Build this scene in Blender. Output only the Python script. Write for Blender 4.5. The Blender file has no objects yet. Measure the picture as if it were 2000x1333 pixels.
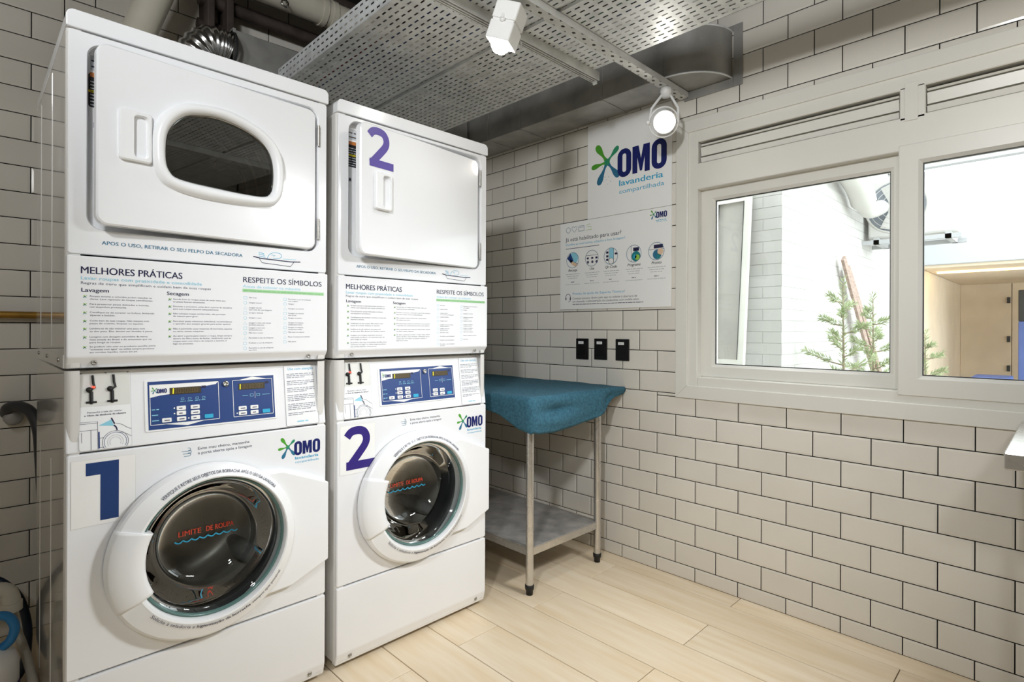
import bpy, bmesh, math, random
from mathutils import Vector, Matrix
RND = random.Random(11)
SC = bpy.context.scene
COL = SC.collection
PI = math.pi

# ---------------------------------------------------------------- camera, world, light, exposure
CAM_H = 1.174
cam_data = bpy.data.cameras.new('camera')
cam_data.sensor_width = 36.0
cam_data.lens = 36.0 * 1079.56 / 2000
cam_data.shift_y = (642.62 - 666.5) / 2000
cam_data.clip_start = 0.02
cam = bpy.data.objects.new('camera', cam_data)
COL.objects.link(cam)
yaw = 0.7915
fwd = Vector((math.cos(yaw), math.sin(yaw), 0))
right = Vector((math.sin(yaw), -math.cos(yaw), 0))
up = Vector((0, 0, 1))
rot = Matrix((right, up, -fwd)).transposed() @ Matrix.Rotation(0.004, 3, 'Z')
cam.matrix_world = Matrix.Translation((0, 0, CAM_H)) @ rot.to_4x4()
SC.camera = cam

world = bpy.data.worlds.new('overcast_sky')
SC.world = world
world.use_nodes = True
bg = world.node_tree.nodes['Background']
bg.inputs['Color'].default_value = (0.93, 0.96, 1.0, 1)
bg.inputs['Strength'].default_value = 6.5

SC.view_settings.view_transform = 'Standard'
SC.view_settings.look = 'None'
SC.view_settings.exposure = -0.27
SC.view_settings.gamma = 1.0
SC.view_settings.use_curve_mapping = False
SC.cycles.use_denoising = True
SC.cycles.max_bounces = 10
SC.cycles.diffuse_bounces = 5
SC.cycles.transparent_max_bounces = 12
SC.cycles.caustics_reflective = False
SC.cycles.caustics_refractive = False
SC.cycles.sample_clamp_indirect = 4.0

LAMP_W = 20.0      # watts of one track spotlight

# ---------------------------------------------------------------- materials
def lin(h):
    h = h.lstrip('#')
    o = []
    for i in (0, 2, 4):
        c = int(h[i:i+2], 16) / 255
        o.append(c / 12.92 if c <= 0.04045 else ((c + 0.055) / 1.055) ** 2.4)
    return (o[0], o[1], o[2], 1)

MATS = {}
def mat(name, hexcol, rough=0.5, metal=0.0, var=0.0, scale=8.0, bump=0.0, bscale=60.0, emit=0.0,
        stretch=None, hex2=None, objvar=0.0, spec=0.5, rvar=0.0, coat=0.0):
    m = bpy.data.materials.new(name)
    m.use_nodes = True
    nt = m.node_tree
    b = nt.nodes['Principled BSDF']
    b.inputs['Roughness'].default_value = rough
    b.inputs['Metallic'].default_value = metal
    b.inputs['Specular IOR Level'].default_value = spec
    b.inputs['Coat Weight'].default_value = coat
    b.inputs['Coat Roughness'].default_value = 0.06
    base = lin(hexcol)
    if var or hex2 or objvar:
        tc = nt.nodes.new('ShaderNodeTexCoord')
        mp = nt.nodes.new('ShaderNodeMapping')
        nt.links.new(tc.outputs['Object'], mp.inputs['Vector'])
        if stretch: mp.inputs['Scale'].default_value = stretch
        nz = nt.nodes.new('ShaderNodeTexNoise')
        nz.inputs['Scale'].default_value = scale
        nz.inputs['Detail'].default_value = 5
        oi = nt.nodes.new('ShaderNodeObjectInfo')
        if objvar:
            vm = nt.nodes.new('ShaderNodeVectorMath'); vm.operation = 'ADD'
            sc = nt.nodes.new('ShaderNodeVectorMath'); sc.operation = 'SCALE'
            cx = nt.nodes.new('ShaderNodeCombineXYZ')
            for k in range(3): nt.links.new(oi.outputs['Random'], cx.inputs[k])
            nt.links.new(cx.outputs[0], sc.inputs[0]); sc.inputs['Scale'].default_value = 37.0
            nt.links.new(mp.outputs[0], vm.inputs[0]); nt.links.new(sc.outputs[0], vm.inputs[1])
            nt.links.new(vm.outputs[0], nz.inputs['Vector'])
        else:
            nt.links.new(mp.outputs[0], nz.inputs['Vector'])
        mx = nt.nodes.new('ShaderNodeMix'); mx.data_type = 'RGBA'
        c2 = lin(hex2) if hex2 else tuple(max(0, x * (1 - var)) for x in base[:3]) + (1,)
        c1 = base if hex2 else tuple(min(1, x * (1 + var * 0.5)) for x in base[:3]) + (1,)
        mx.inputs[6].default_value = c1
        mx.inputs[7].default_value = c2
        rp = nt.nodes.new('ShaderNodeMapRange')
        rp.inputs['From Min'].default_value = 0.3; rp.inputs['From Max'].default_value = 0.7
        nt.links.new(nz.outputs['Fac'], rp.inputs['Value'])
        nt.links.new(rp.outputs[0], mx.inputs[0])
        out = mx.outputs[2]
        if objvar:
            hs = nt.nodes.new('ShaderNodeHueSaturation')
            mr = nt.nodes.new('ShaderNodeMapRange')
            mr.inputs['To Min'].default_value = 1 - objvar; mr.inputs['To Max'].default_value = 1 + objvar
            nt.links.new(oi.outputs['Random'], mr.inputs['Value'])
            nt.links.new(mr.outputs[0], hs.inputs['Value'])
            nt.links.new(out, hs.inputs['Color']); out = hs.outputs['Color']
        nt.links.new(out, b.inputs['Base Color'])
        if rvar:
            rr_ = nt.nodes.new('ShaderNodeMapRange')
            rr_.inputs['To Min'].default_value = rough - rvar; rr_.inputs['To Max'].default_value = rough + rvar
            nt.links.new(nz.outputs['Fac'], rr_.inputs['Value'])
            nt.links.new(rr_.outputs[0], b.inputs['Roughness'])
    else:
        b.inputs['Base Color'].default_value = base
    if bump:
        tc2 = nt.nodes.new('ShaderNodeTexCoord')
        n2 = nt.nodes.new('ShaderNodeTexNoise'); n2.inputs['Scale'].default_value = bscale; n2.inputs['Detail'].default_value = 3
        nt.links.new(tc2.outputs['Object'], n2.inputs['Vector'])
        bp = nt.nodes.new('ShaderNodeBump'); bp.inputs['Strength'].default_value = bump; bp.inputs['Distance'].default_value = 0.004
        nt.links.new(n2.outputs['Fac'], bp.inputs['Height'])
        nt.links.new(bp.outputs[0], b.inputs['Normal'])
    if emit:
        b.inputs['Emission Color'].default_value = base
        b.inputs['Emission Strength'].default_value = emit
    MATS[name] = m
    return m

def glass_mat(name, tint, rough=0.0, ior=1.45, gain=1.0):
    m = bpy.data.materials.new(name); m.use_nodes = True
    nt = m.node_tree
    for n in list(nt.nodes):
        if n.type != 'OUTPUT_MATERIAL': nt.nodes.remove(n)
    out = [n for n in nt.nodes if n.type == 'OUTPUT_MATERIAL'][0]
    tr = nt.nodes.new('ShaderNodeBsdfTransparent'); tr.inputs[0].default_value = lin(tint)
    gl = nt.nodes.new('ShaderNodeBsdfGlossy'); gl.inputs['Roughness'].default_value = rough
    fr = nt.nodes.new('ShaderNodeFresnel'); fr.inputs[0].default_value = ior
    mu = nt.nodes.new('ShaderNodeMath'); mu.operation = 'MULTIPLY'; mu.inputs[1].default_value = gain; mu.use_clamp = True
    nt.links.new(fr.outputs[0], mu.inputs[0])
    mx = nt.nodes.new('ShaderNodeMixShader')
    nt.links.new(mu.outputs[0], mx.inputs[0]); nt.links.new(tr.outputs[0], mx.inputs[1]); nt.links.new(gl.outputs[0], mx.inputs[2])
    nt.links.new(mx.outputs[0], out.inputs['Surface'])
    MATS[name] = m
    return m

mat('tile_glaze', '#e2ddd3', 0.14, var=0.05, scale=3, objvar=0.025)
mat('grout', '#0e0c0b', 0.9, var=0.3, scale=30)
mat('plaster', '#d9d7d1', 0.8, var=0.04, scale=4, bump=0.1)
mat('concrete', '#66625e', 0.9, var=0.35, scale=3, bump=0.3)
mat('wood_plank', '#ecdcc2', 0.40, scale=4.0, hex2='#e0caa8', stretch=(8, 0.7, 8), objvar=0.05)
mat('floor_joint', '#5a4632', 0.9, var=0.2)
mat('enamel', '#eeeff1', 0.22, var=0.015, scale=2, coat=0.4)
mat('enamel_side', '#dcdad6', 0.10, var=0.03, scale=2, coat=0.6)
mat('plastic_white', '#f0f1f2', 0.3, var=0.015, scale=3)
mat('vinyl', '#f3f3f1', 0.42, var=0.01, scale=3)
mat('gasket', '#333436', 0.45, var=0.2, scale=6)
mat('drum_steel', '#cfc8be', 0.36, 0.4, var=0.25, scale=7, rvar=0.1)
mat('drum_dark', '#a8a6a4', 0.4, 0.3, var=0.3, scale=9)
mat('chrome', '#c8c8c6', 0.15, 1.0, var=0.05)
mat('screw_steel', '#a9a6a0', 0.35, 0.9, var=0.1)
mat('galvanised', '#e2e5e5', 0.42, 0.12, var=0.22, scale=14, rvar=0.1)
mat('duct_zinc', '#aeada9', 0.45, 0.45, var=0.3, scale=7, rvar=0.12)
mat('stainless', '#d2cfca', 0.28, 0.85, var=0.1, scale=18, rvar=0.08)
mat('stainless_worn', '#b0ada9', 0.42, 0.4, var=0.3, scale=16, rvar=0.12)
mat('aluminium_foil', '#cfcfcf', 0.22, 1.0, var=0.2, scale=20)
mat('strut_zinc', '#d8d8d4', 0.4, 0.25, var=0.15, scale=18)
mat('upvc', '#dfddd5', 0.32, var=0.012, scale=3)
mat('rubber_black', '#141414', 0.5, var=0.2, scale=20)
mat('plate_black', '#0e0e11', 0.28, var=0.1, scale=10)
mat('teal_cloth', '#3a6d80', 0.95, hex2='#295264', scale=90, bump=0.5, bscale=500)
mat('pvc_cream', '#d6d0c0', 0.4, var=0.1, scale=6)
mat('pipe_dark', '#4a3f3a', 0.7, var=0.4, scale=12)
mat('brass', '#b58a3a', 0.4, 0.6, var=0.3, scale=10)
mat('hose_navy', '#17283d', 0.4, var=0.15, scale=20)
mat('hose_grey', '#b9b3a6', 0.5, var=0.12, scale=14)
mat('jug_white', '#eceae6', 0.35, var=0.03, scale=6)
mat('jug_blue', '#2b7cb8', 0.3, var=0.1, scale=6)
mat('lamp_white', '#efefed', 0.35, var=0.01, scale=4)
mat('bulb', '#fffaf0', 0.4, emit=70.0, var=0.0)
mat('led_red', '#ff4030', 0.4, emit=3.0)
mat('led_yellow', '#e8d820', 0.4, emit=1.2)
mat('wall_white_brick', '#cccac7', 0.85, var=0.06, scale=5, objvar=0.03)
mat('mortar_white', '#c0bebb', 0.9, var=0.08, scale=8)
mat('paving', '#b5b1aa', 0.85, var=0.15, scale=4)
mat('leaf', '#b6bf98', 0.7, hex2='#98a67c', scale=30)
mat('bark', '#9c8f7c', 0.9, var=0.3, scale=30)
mat('timber', '#ab958a', 0.8, var=0.3, scale=12, stretch=(1, 1, 6))
mat('ply_beige', '#eddcc4', 0.6, var=0.08, scale=3)
mat('fascia', '#babbbe', 0.7, var=0.03, scale=3)
mat('ac_white', '#cfcdc9', 0.5, var=0.03, scale=5)
mat('fan_grey', '#7e848c', 0.5, var=0.15, scale=12)
mat('blue_plastic', '#5a70b4', 0.5, var=0.1, scale=8)
mat('strip_light', '#ffd890', 0.5, emit=8.0)
mat('cable_blue', '#3a64b0', 0.5, var=0.1)
mat('cable_grey', '#b8bcc0', 0.5, var=0.1)
mat('cable_red', '#a03038', 0.5, var=0.1)
mat('cable_green', '#3f8f74', 0.5, var=0.1)
for n_, h_ in (('p_navy', '#1d1d45'), ('p_blue', '#22407c'), ('p_logo', '#101d63'), ('p_cyan', '#2fa8d0'), ('p_aqua', '#8fcfe2'),
               ('p_green', '#4f9e2f'), ('p_lime', '#9cc84e'), ('p_teal', '#1f7f86'), ('p_bar', '#9fd09a'), ('p_purple', '#5a4a9c'), ('p_violet', '#33237a'),
               ('p_text', '#4a4960'), ('p_steel', '#2d6f90'), ('p_red', '#d8452c'), ('p_black', '#17161a'), ('p_white', '#f2f2f0'),
               ('p_grey', '#b9bcc2'), ('p_amber', '#3b3320'), ('p_amber2', '#6e5a2c'), ('p_yellow', '#e4d021'), ('p_skin', '#e4c4a4'), ('p_pale', '#dfdfda'), ('p_orange', '#c87a3c'),
               ('p_digit1', '#1f3d74'), ('p_sea', '#2f8f66'), ('p_bar2', '#86bd82'), ('p_mid', '#8a8b98')):
    mat(n_, h_, 0.4, var=0.02, scale=20)
glass_mat('pane_glass', '#f6faf8', 0.0, 1.5, 0.8)
glass_mat('door_glass', '#dadedc', 0.0, 1.5, 1.3)
glass_mat('dryer_glass', '#d8dce0', 0.01, 1.5, 5.0)
mat('glass_rim', '#5f7d78', 0.15, var=0.05)

# ---------------------------------------------------------------- mesh building
class MB:
    def __init__(s):
        s.v = []; s.f = []; s.mi = []; s.sm = []
    def add(s, verts, faces, mi=0, sm=False):
        o = len(s.v)
        s.v.extend([tuple(p) for p in verts])
        for f in faces:
            s.f.append([i + o for i in f]); s.mi.append(mi); s.sm.append(sm)
        return s
    def bm(s, b, mi=0, sm=False):
        b.verts.index_update()
        s.add([v.co[:] for v in b.verts], [[v.index for v in f.verts] for f in b.faces], mi, sm)
        b.free()
        return s
    def box(s, x0, y0, z0, x1, y1, z1, mi=0, r=0.0, seg=2):
        if r:
            b = bmesh.new()
            bmesh.ops.create_cube(b, size=1)
            for v in b.verts:
                v.co = Vector(((x0+x1)/2 + v.co.x*abs(x1-x0), (y0+y1)/2 + v.co.y*abs(y1-y0), (z0+z1)/2 + v.co.z*abs(z1-z0)))
            bmesh.ops.bevel(b, geom=list(b.edges), offset=r, segments=seg, profile=0.5, affect='EDGES')
            return s.bm(b, mi, False)
        v = [(x0,y0,z0),(x1,y0,z0),(x1,y1,z0),(x0,y1,z0),(x0,y0,z1),(x1,y0,z1),(x1,y1,z1),(x0,y1,z1)]
        return s.add(v, [(0,3,2,1),(4,5,6,7),(0,1,5,4),(1,2,6,5),(2,3,7,6),(3,0,4,7)], mi)
    def tube(s, path, r, n=12, mi=0, caps=True, sm=True):
        P = [Vector(p) for p in path]
        rs = r if isinstance(r, (list, tuple)) else [r] * len(P)
        T = []
        for i in range(len(P)):
            a = P[max(0, i-1)]; c = P[min(len(P)-1, i+1)]
            T.append((c - a).normalized())
        ref = Vector((0,0,1)) if abs(T[0].z) < 0.9 else Vector((1,0,0))
        nrm = T[0].cross(ref).normalized()
        V = []
        for i, p in enumerate(P):
            nrm = (nrm - T[i] * nrm.dot(T[i]))
            if nrm.length < 1e-6: nrm = T[i].orthogonal()
            nrm.normalize()
            b = T[i].cross(nrm)
            for k in range(n):
                a = 2*PI*k/n
                V.append(p + (nrm*math.cos(a) + b*math.sin(a)) * rs[i])
        F = [(i*n+k, i*n+(k+1) % n, (i+1)*n+(k+1) % n, (i+1)*n+k) for i in range(len(P)-1) for k in range(n)]
        s.add(V, F, mi, sm)
        if caps:
            s.add(V[:n], [tuple(range(n))[::-1]], mi); s.add(V[-n:], [tuple(range(n))], mi)
        return s
    def lathe(s, prof, c, ax, n=48, mi=0, sm=True, a0=0.0, a1=2*PI, e1=None):
        c = Vector(c); ax = Vector(ax).normalized()
        e1 = Vector(e1).normalized() if e1 else ax.orthogonal().normalized()
        e2 = ax.cross(e1)
        full = abs(a1 - a0 - 2*PI) < 1e-6
        m = n if full else n + 1
        V = [c + ax*h + (e1*math.cos(a0+(a1-a0)*k/n) + e2*math.sin(a0+(a1-a0)*k/n))*r for (r, h) in prof for k in range(m)]
        F = []
        for i in range(len(prof)-1):
            for k in range(n):
                k2 = (k+1) % m
                F.append((i*m+k, i*m+k2, (i+1)*m+k2, (i+1)*m+k))
        return s.add(V, F, mi, sm)
    def strip(s, A, B, mi=0, sm=False, closed=True):
        n = len(A); V = list(A) + list(B)
        rng = range(n if closed else n-1)
        return s.add(V, [(k, (k+1) % n, n+(k+1) % n, n+k) for k in rng], mi, sm)
    def cap(s, L, mi=0):
        return s.add(L, [tuple(range(len(L)))], mi)
    def fan(s, L, c, mi=0, sm=False):
        n = len(L)
        return s.add(list(L)+[c], [(k, (k+1) % n, n) for k in range(n)], mi, sm)
    def prism(s, poly, fr, d0, d1, mi=0, r=0.0, seg=2):
        b = bmesh.new()
        A = [b.verts.new(fr(x, y, d0)) for x, y in poly]
        B = [b.verts.new(fr(x, y, d1)) for x, y in poly]
        n = len(poly)
        b.faces.new(A[::-1]); b.faces.new(B)
        for k in range(n): b.faces.new((A[k], A[(k+1) % n], B[(k+1) % n], B[k]))
        bmesh.ops.recalc_face_normals(b, faces=list(b.faces))
        if r: bmesh.ops.bevel(b, geom=list(b.edges), offset=r, segments=seg, profile=0.5, affect='EDGES', clamp_overlap=True)
        return s.bm(b, mi)
    def mesh(s, name, mats, off=(0,0,0)):
        me = bpy.data.meshes.new(name)
        ox, oy, oz = off
        me.from_pydata([(x-ox, y-oy, z-oz) for x, y, z in s.v], [], s.f)
        for m in mats: me.materials.append(MATS[m])
        me.polygons.foreach_set('material_index', s.mi)
        me.polygons.foreach_set('use_smooth', s.sm)
        me.update()
        return me

def off_of(p):
    while p is not None:
        if p.parent is None: return tuple(p.location)
        p = p.parent
    return (0,0,0)

def link(name, data, parent=None):
    o = bpy.data.objects.new(name, data)
    COL.objects.link(o)
    if parent is not None: o.parent = parent
    return o

def obj(name, mb, mats, parent=None, fixn=True, loc=None, weld=False):
    if isinstance(mats, str): mats = [mats]
    off = off_of(parent) if parent is not None else (loc or (0,0,0))
    me = mb.mesh(name, mats, off)
    if fixn:
        b = bmesh.new(); b.from_mesh(me)
        if weld: bmesh.ops.remove_doubles(b, verts=list(b.verts), dist=1e-5)
        bmesh.ops.recalc_face_normals(b, faces=list(b.faces)); b.to_mesh(me); b.free()
    o = link(name, me, parent)
    if parent is None and loc: o.location = loc
    return o

def tag(o, label=None, cat=None, group=None, kind=None):
    if label: o['label'] = label
    if cat: o['category'] = cat
    if group: o['group'] = group
    if kind: o['kind'] = kind
    return o

def thing(name, loc, label, cat, group=None):
    o = link(name, None); o.location = loc
    o.empty_display_size = 0.05
    return tag(o, label, cat, group)

# 2-D outlines
def rr(x0, y0, x1, y1, r, n=6):
    o = []
    for cx, cy, a in ((x1-r, y1-r, 0), (x0+r, y1-r, 90), (x0+r, y0+r, 180), (x1-r, y0+r, 270)):
        for k in range(n+1):
            t = math.radians(a + 90*k/n); o.append((cx + r*math.cos(t), cy + r*math.sin(t)))
    return o
def circ(cx, cy, r, n=32, a0=0, a1=360):
    full = abs(a1-a0) == 360
    m = n if full else n+1
    return [(cx + r*math.cos(math.radians(a0+(a1-a0)*k/n)), cy + r*math.sin(math.radians(a0+(a1-a0)*k/n))) for k in range(m)]
def angs(c, N, *polys):
    A = [2*PI*i/N for i in range(N)] + [math.atan2(y-c[1], x-c[0]) % (2*PI) for P in polys for x, y in P]
    A.sort(); o = []
    for a in A:
        if not o or a-o[-1] > 1e-4: o.append(a)
    return o
def radial(poly, c, N=96):
    o = []
    m = len(poly)
    for a in (N if isinstance(N, list) else [2*PI*i/N for i in range(N)]):
        dx, dy = math.cos(a), math.sin(a); best = None
        for k in range(m):
            x1, y1 = poly[k][0]-c[0], poly[k][1]-c[1]; x2, y2 = poly[(k+1) % m][0]-c[0], poly[(k+1) % m][1]-c[1]
            ex, ey = x2-x1, y2-y1; det = dx*(-ey) + ex*dy
            if abs(det) < 1e-12: continue
            t = (x1*(-ey) + ex*y1)/det; u = (dx*y1 - dy*x1)/det
            if t > 0 and -1e-9 <= u <= 1+1e-9 and (best is None or t > best): best = t
        o.append((c[0]+dx*best, c[1]+dy*best))
    return o
def smoothc(P, n=6, closed=True):
    o = []; m = len(P)
    for i in range(m if closed else m-1):
        g = (lambda j: P[j % m]) if closed else (lambda j: P[min(max(j, 0), m-1)])
        p0, p1, p2, p3 = g(i-1), g(i), g(i+1), g(i+2)
        for k in range(n):
            t = k/n
            o.append(tuple(0.5*((2*p1[d]) + (-p0[d]+p2[d])*t + (2*p0[d]-5*p1[d]+4*p2[d]-p3[d])*t*t + (-p0[d]+3*p1[d]-3*p2[d]+p3[d])*t**3) for d in range(len(p1))))
    if not closed: o.append(tuple(P[-1]))
    return o

# ---------------------------------------------------------------- flat print (lettering and drawings)
TXT = {}
def glyphs(s, bold):
    k = (s, bold)
    if k not in TXT:
        cu = bpy.data.curves.new('lettering', 'FONT')
        cu.body = s; cu.size = 1.0; cu.dimensions = '2D'; cu.fill_mode = 'FRONT'
        cu.resolution_u = 4 if len(s) < 30 else 2
        cu.offset = bold
        o = bpy.data.objects.new('lettering', cu)
        me = bpy.data.meshes.new_from_object(o)
        vs = [(v.co.x, v.co.y) for v in me.vertices]; fs = [tuple(p.vertices) for p in me.polygons]
        bpy.data.objects.remove(o); bpy.data.curves.remove(cu); bpy.data.meshes.remove(me)
        TXT[k] = (vs, fs)
    return TXT[k]
CAPH = None
class Print:
    def __init__(s, frame):
        s.fr = frame; s.mb = MB(); s.mats = []; s.h = 0.0004
    def mi(s, m):
        if m not in s.mats: s.mats.append(m)
        return s.mats.index(m)
    def poly(s, pts, m, lay=0):
        d = s.h*(1+lay)
        s.mb.add([s.fr(x, y, d) for x, y in pts], [tuple(range(len(pts)))], s.mi(m)); return s
    def tris(s, pts, fs, m, lay=0):
        d = s.h*(1+lay)
        s.mb.add([s.fr(x, y, d) for x, y in pts], fs, s.mi(m)); return s
    def rect(s, x0, y0, x1, y1, m, lay=0, r=0):
        return s.poly(rr(x0, y0, x1, y1, r, 3) if r else [(x0,y0),(x1,y0),(x1,y1),(x0,y1)], m, lay)
    def ring(s, A, B, m, lay=0):
        d = s.h*(1+lay)
        s.mb.strip([s.fr(x, y, d) for x, y in A], [s.fr(x, y, d) for x, y in B], s.mi(m)); return s
    def stroke(s, pts, w, m, lay=0, closed=False):
        n = len(pts); L = []; Rr = []
        for i in range(n):
            a = pts[(i-1) % n] if closed else pts[max(0, i-1)]
            c = pts[(i+1) % n] if closed else pts[min(n-1, i+1)]
            dx, dy = c[0]-a[0], c[1]-a[1]; q = math.hypot(dx, dy) or 1
            nx, ny = -dy/q*w/2, dx/q*w/2
            L.append((pts[i][0]+nx, pts[i][1]+ny)); Rr.append((pts[i][0]-nx, pts[i][1]-ny))
        d = s.h*(1+lay)
        s.mb.strip([s.fr(x, y, d) for x, y in L], [s.fr(x, y, d) for x, y in Rr], s.mi(m), closed=closed); return s
    def frame(s, x0, y0, x1, y1, w, m, lay=0, r=0.004):
        return s.ring(rr(x0, y0, x1, y1, r, 3), rr(x0+w, y0+w, x1-w, y1-w, max(r-w, 0.0005), 3), m, lay)
    def text(s, t, x, y, m, h, w=None, bold=0.0, lay=0, align='L', shear=0.0, warp=None, dx=0.0):
        vs, fs = glyphs(t, 0.0)
        if not vs: return s
        if bold:       # heavier letters: the same outlines printed side by side
            n_ = len(vs); e_ = bold*1.3
            s.text(t, x, y, m, h, w, 0.0, lay+.3, align, shear, warp and (lambda px, py: warp(px-e_*h, py)), -e_*h*1.4)
            s.text(t, x, y, m, h, w, 0.0, lay+.6, align, shear, warp and (lambda px, py: warp(px+e_*h, py)), e_*h*1.4)
        x0 = min(v[0] for v in vs); x1 = max(v[0] for v in vs)
        sy = h/0.70; sx = (w/(x1-x0)) if w else sy*1.02
        W = (x1-x0)*sx
        ox = {'L': 0, 'C': -W/2, 'R': -W}[align]
        pts = []
        for vx, vy in vs:
            px, py = (vx-x0)*sx + vy*sy*shear, vy*sy
            if warp: pts.append(warp(px - W/2, py))
            else: pts.append((x+ox+px+dx, y+py))
        return s.tris(pts, fs, m, lay)
    def greek(s, x, y, w, h, m, lay=0, rnd=None):
        # one unreadable line of print: word-length dashes
        rnd = rnd or RND; q = x
        while q < x+w-h:
            l = min(rnd.uniform(2.0, 6.5)*h, x+w-q)
            s.rect(q, y, q+l, y+h*0.72, m, lay); q += l + h*0.8
        return s
    def done(s, name, parent):
        return obj(name, s.mb, s.mats, parent, fixn=False)

def frame_front(yy):           # print on a plane facing -Y
    return lambda x, z, d: (x, yy - d, z)
def frame_wall(xx):            # print on the window wall, facing -X; u = -y
    return lambda u, z, d: (xx - d, -u, z)

def logo(p, ox, oz, s, full=True, dark='p_logo', lay=0):
    X = lambda y, z: (ox + (1.82-y)*s, oz + (z-1.868)*s)
    def drop(c, e, rb, m, neck):
        dx, dy = e[0]-c[0], e[1]-c[1]; q = math.hypot(dx, dy); ux, uy = dx/q, dy/q
        prof = smoothc([(0, neck), (0.2, neck*0.55), (0.36, rb*0.40), (0.55, rb*0.62), (0.75, rb*0.95), (0.88, rb), (1.0, rb*0.85), (1.07, rb*0.5), (1.10, 0.0)], 3, False)
        L = [(c[0]+ux*q*t-uy*w, c[1]+uy*q*t+ux*w) for t, w in prof]
        Q = [(c[0]+ux*q*t+uy*w, c[1]+uy*q*t-ux*w) for t, w in prof]
        p.poly([X(a, b) for a, b in L+Q[::-1]], m, lay)
    c = (1.722, 2.055)
    drop(c, (1.785, 2.146), 0.018, 'p_green', 0.016); drop(c, (1.815, 2.042), 0.014, 'p_green', 0.014)
    drop(c, (1.657, 2.117), 0.014, 'p_sea', 0.014); drop(c, (1.774, 1.952), 0.018, 'p_steel', 0.015)
    drop(c, (1.655, 1.972), 0.016, 'p_steel', 0.015)
    p.poly([X(a, b) for a, b in circ(c[0], c[1], 0.0175, 20)], 'p_sea', lay+.5)
    def O(a, b, z0, z1):
        A = rr(a, z0, b, z1, 0.040, 6); B = rr(a+0.030, z0+0.026, b-0.030, z1-0.026, 0.0105, 6)
        # walk both outlines in step
        p.ring([X(-q[0], q[1]) for q in A], [X(-q[0], q[1]) for q in B], dark, lay+1)
    O(-1.656, -1.573, 1.956, 2.102); O(-1.456, -1.373, 1.958, 2.104)
    M = [(0,0),(0,1),(.36,1),(.5,.52),(.64,1),(1,1),(1,0),(.71,0),(.71,.56),(.56,.06),(.44,.06),(.29,.56),(.29,0)]
    vs = [X(1.566-0.1*a, 1.961+0.137*b) for a, b in M]
    p.tris(vs, [(0,1,11,12), (1,2,3,11), (3,10,11), (3,9,10), (3,8,9), (3,4,5,8), (5,6,7,8)], dark, lay+1)
    if full:
        a = X(1.645, 1.914); p.text('lavanderia', a[0], a[1], 'p_cyan', 0.030*s, 0.252*s, bold=0.02, lay=lay)
        a = X(1.645, 1.874); p.text('compartilhada', a[0], a[1], 'p_cyan', 0.022*s, 0.258*s, lay=lay)
# ================================================================ THE ROOM
WX = 2.4076            # face of the tiles on the window wall
WY = 2.835             # face of the tiles on the back wall
X0, Y0 = -1.5, -1.9    # far sides of the room, behind the camera
CEIL = 3.05

# floor: boards laid parallel to the window wall
mb = MB().box(X0-0.1, Y0-0.1, -0.12, WX+0.15, WY+0.15, -0.004)
floor = tag(obj('floor', mb, 'floor_joint'), kind='structure')
plank_cache = {}
def plank(x0, x1, y0, y1):
    w, l = round(x1-x0-0.003, 4), round(y1-y0-0.003, 4)
    if (w, l) not in plank_cache:
        m = MB(); b = 0.0012
        o = [(-w/2,-l/2,-0.0039),(w/2,-l/2,-0.0039),(w/2,l/2,-0.0039),(-w/2,l/2,-0.0039)]
        e = [(x, y, -b) for x, y, z in o]
        t = [(-w/2+b,-l/2+b,0),(w/2-b,-l/2+b,0),(w/2-b,l/2-b,0),(-w/2+b,l/2-b,0)]
        m.strip(o, e); m.strip(e, t); m.cap(t)
        plank_cache[(w, l)] = m.mesh('plank', ['wood_plank'])
    o = link('plank', plank_cache[(w, l)], floor)
    o.location = ((x0+x1)/2, (y0+y1)/2, 0)
PW, PL = 0.2018, 1.176
edges = [0.893 + PW*k for k in range(-12, 8)]
for k in range(-12, 8):
    xa, xb = 0.893 + PW*k, 0.893 + PW*(k+1)
    xb = min(xb, WX+0.004); xa = max(xa, X0)
    if xb - xa < 0.01: continue
    y = (1.590 if k % 2 == 0 else 1.012) - PL*3
    while y < WY:
        a, c = max(y, Y0), min(y+PL, WY+0.004)
        if c - a > 0.02: plank(xa, xb, a, c)
        y += PL

# tiles
tile_cache = {}
def tile_mesh(w, h):
    k = (round(w, 3), round(h, 3))
    if k not in tile_cache:
        m = MB(); g = 0.0019; b = min(0.009, w*0.3, h*0.3)
        def R(i, d): return [(-w/2+i, -h/2+i, d), (w/2-i, -h/2+i, d), (w/2-i, h/2-i, d), (-w/2+i, h/2-i, d)]
        A, B_, Cc = R(g, -0.004), R(g, -0.0013), R(b, 0.0)
        m.strip(A, B_); m.strip(B_, Cc); m.cap(Cc)
        tile_cache[k] = m.mesh('tile', ['tile_glaze'])
    return tile_cache[k]
def tile_at(wall, u0, u1, z0, z1, M, stuff=None):
    w, h = u1-u0, z1-z0
    if w < 0.006 or h < 0.006: return
    if stuff is not None:
        g = 0.0019; b = min(0.009, w*0.3, h*0.3)
        def R(i, d): return [M @ Vector((u0+i, z0+i, d)), M @ Vector((u1-i, z0+i, d)), M @ Vector((u1-i, z1-i, d)), M @ Vector((u0+i, z1-i, d))]
        A, B_, Cc = R(g, -0.004), R(g, -0.0013), R(b, 0)
        stuff.strip(A, B_); stuff.strip(B_, Cc); stuff.cap(Cc); return
    o = link('tile', tile_mesh(w, h), wall)
    o.matrix_local = M @ Matrix.Translation(((u0+u1)/2, (z0+z1)/2, 0))

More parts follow.
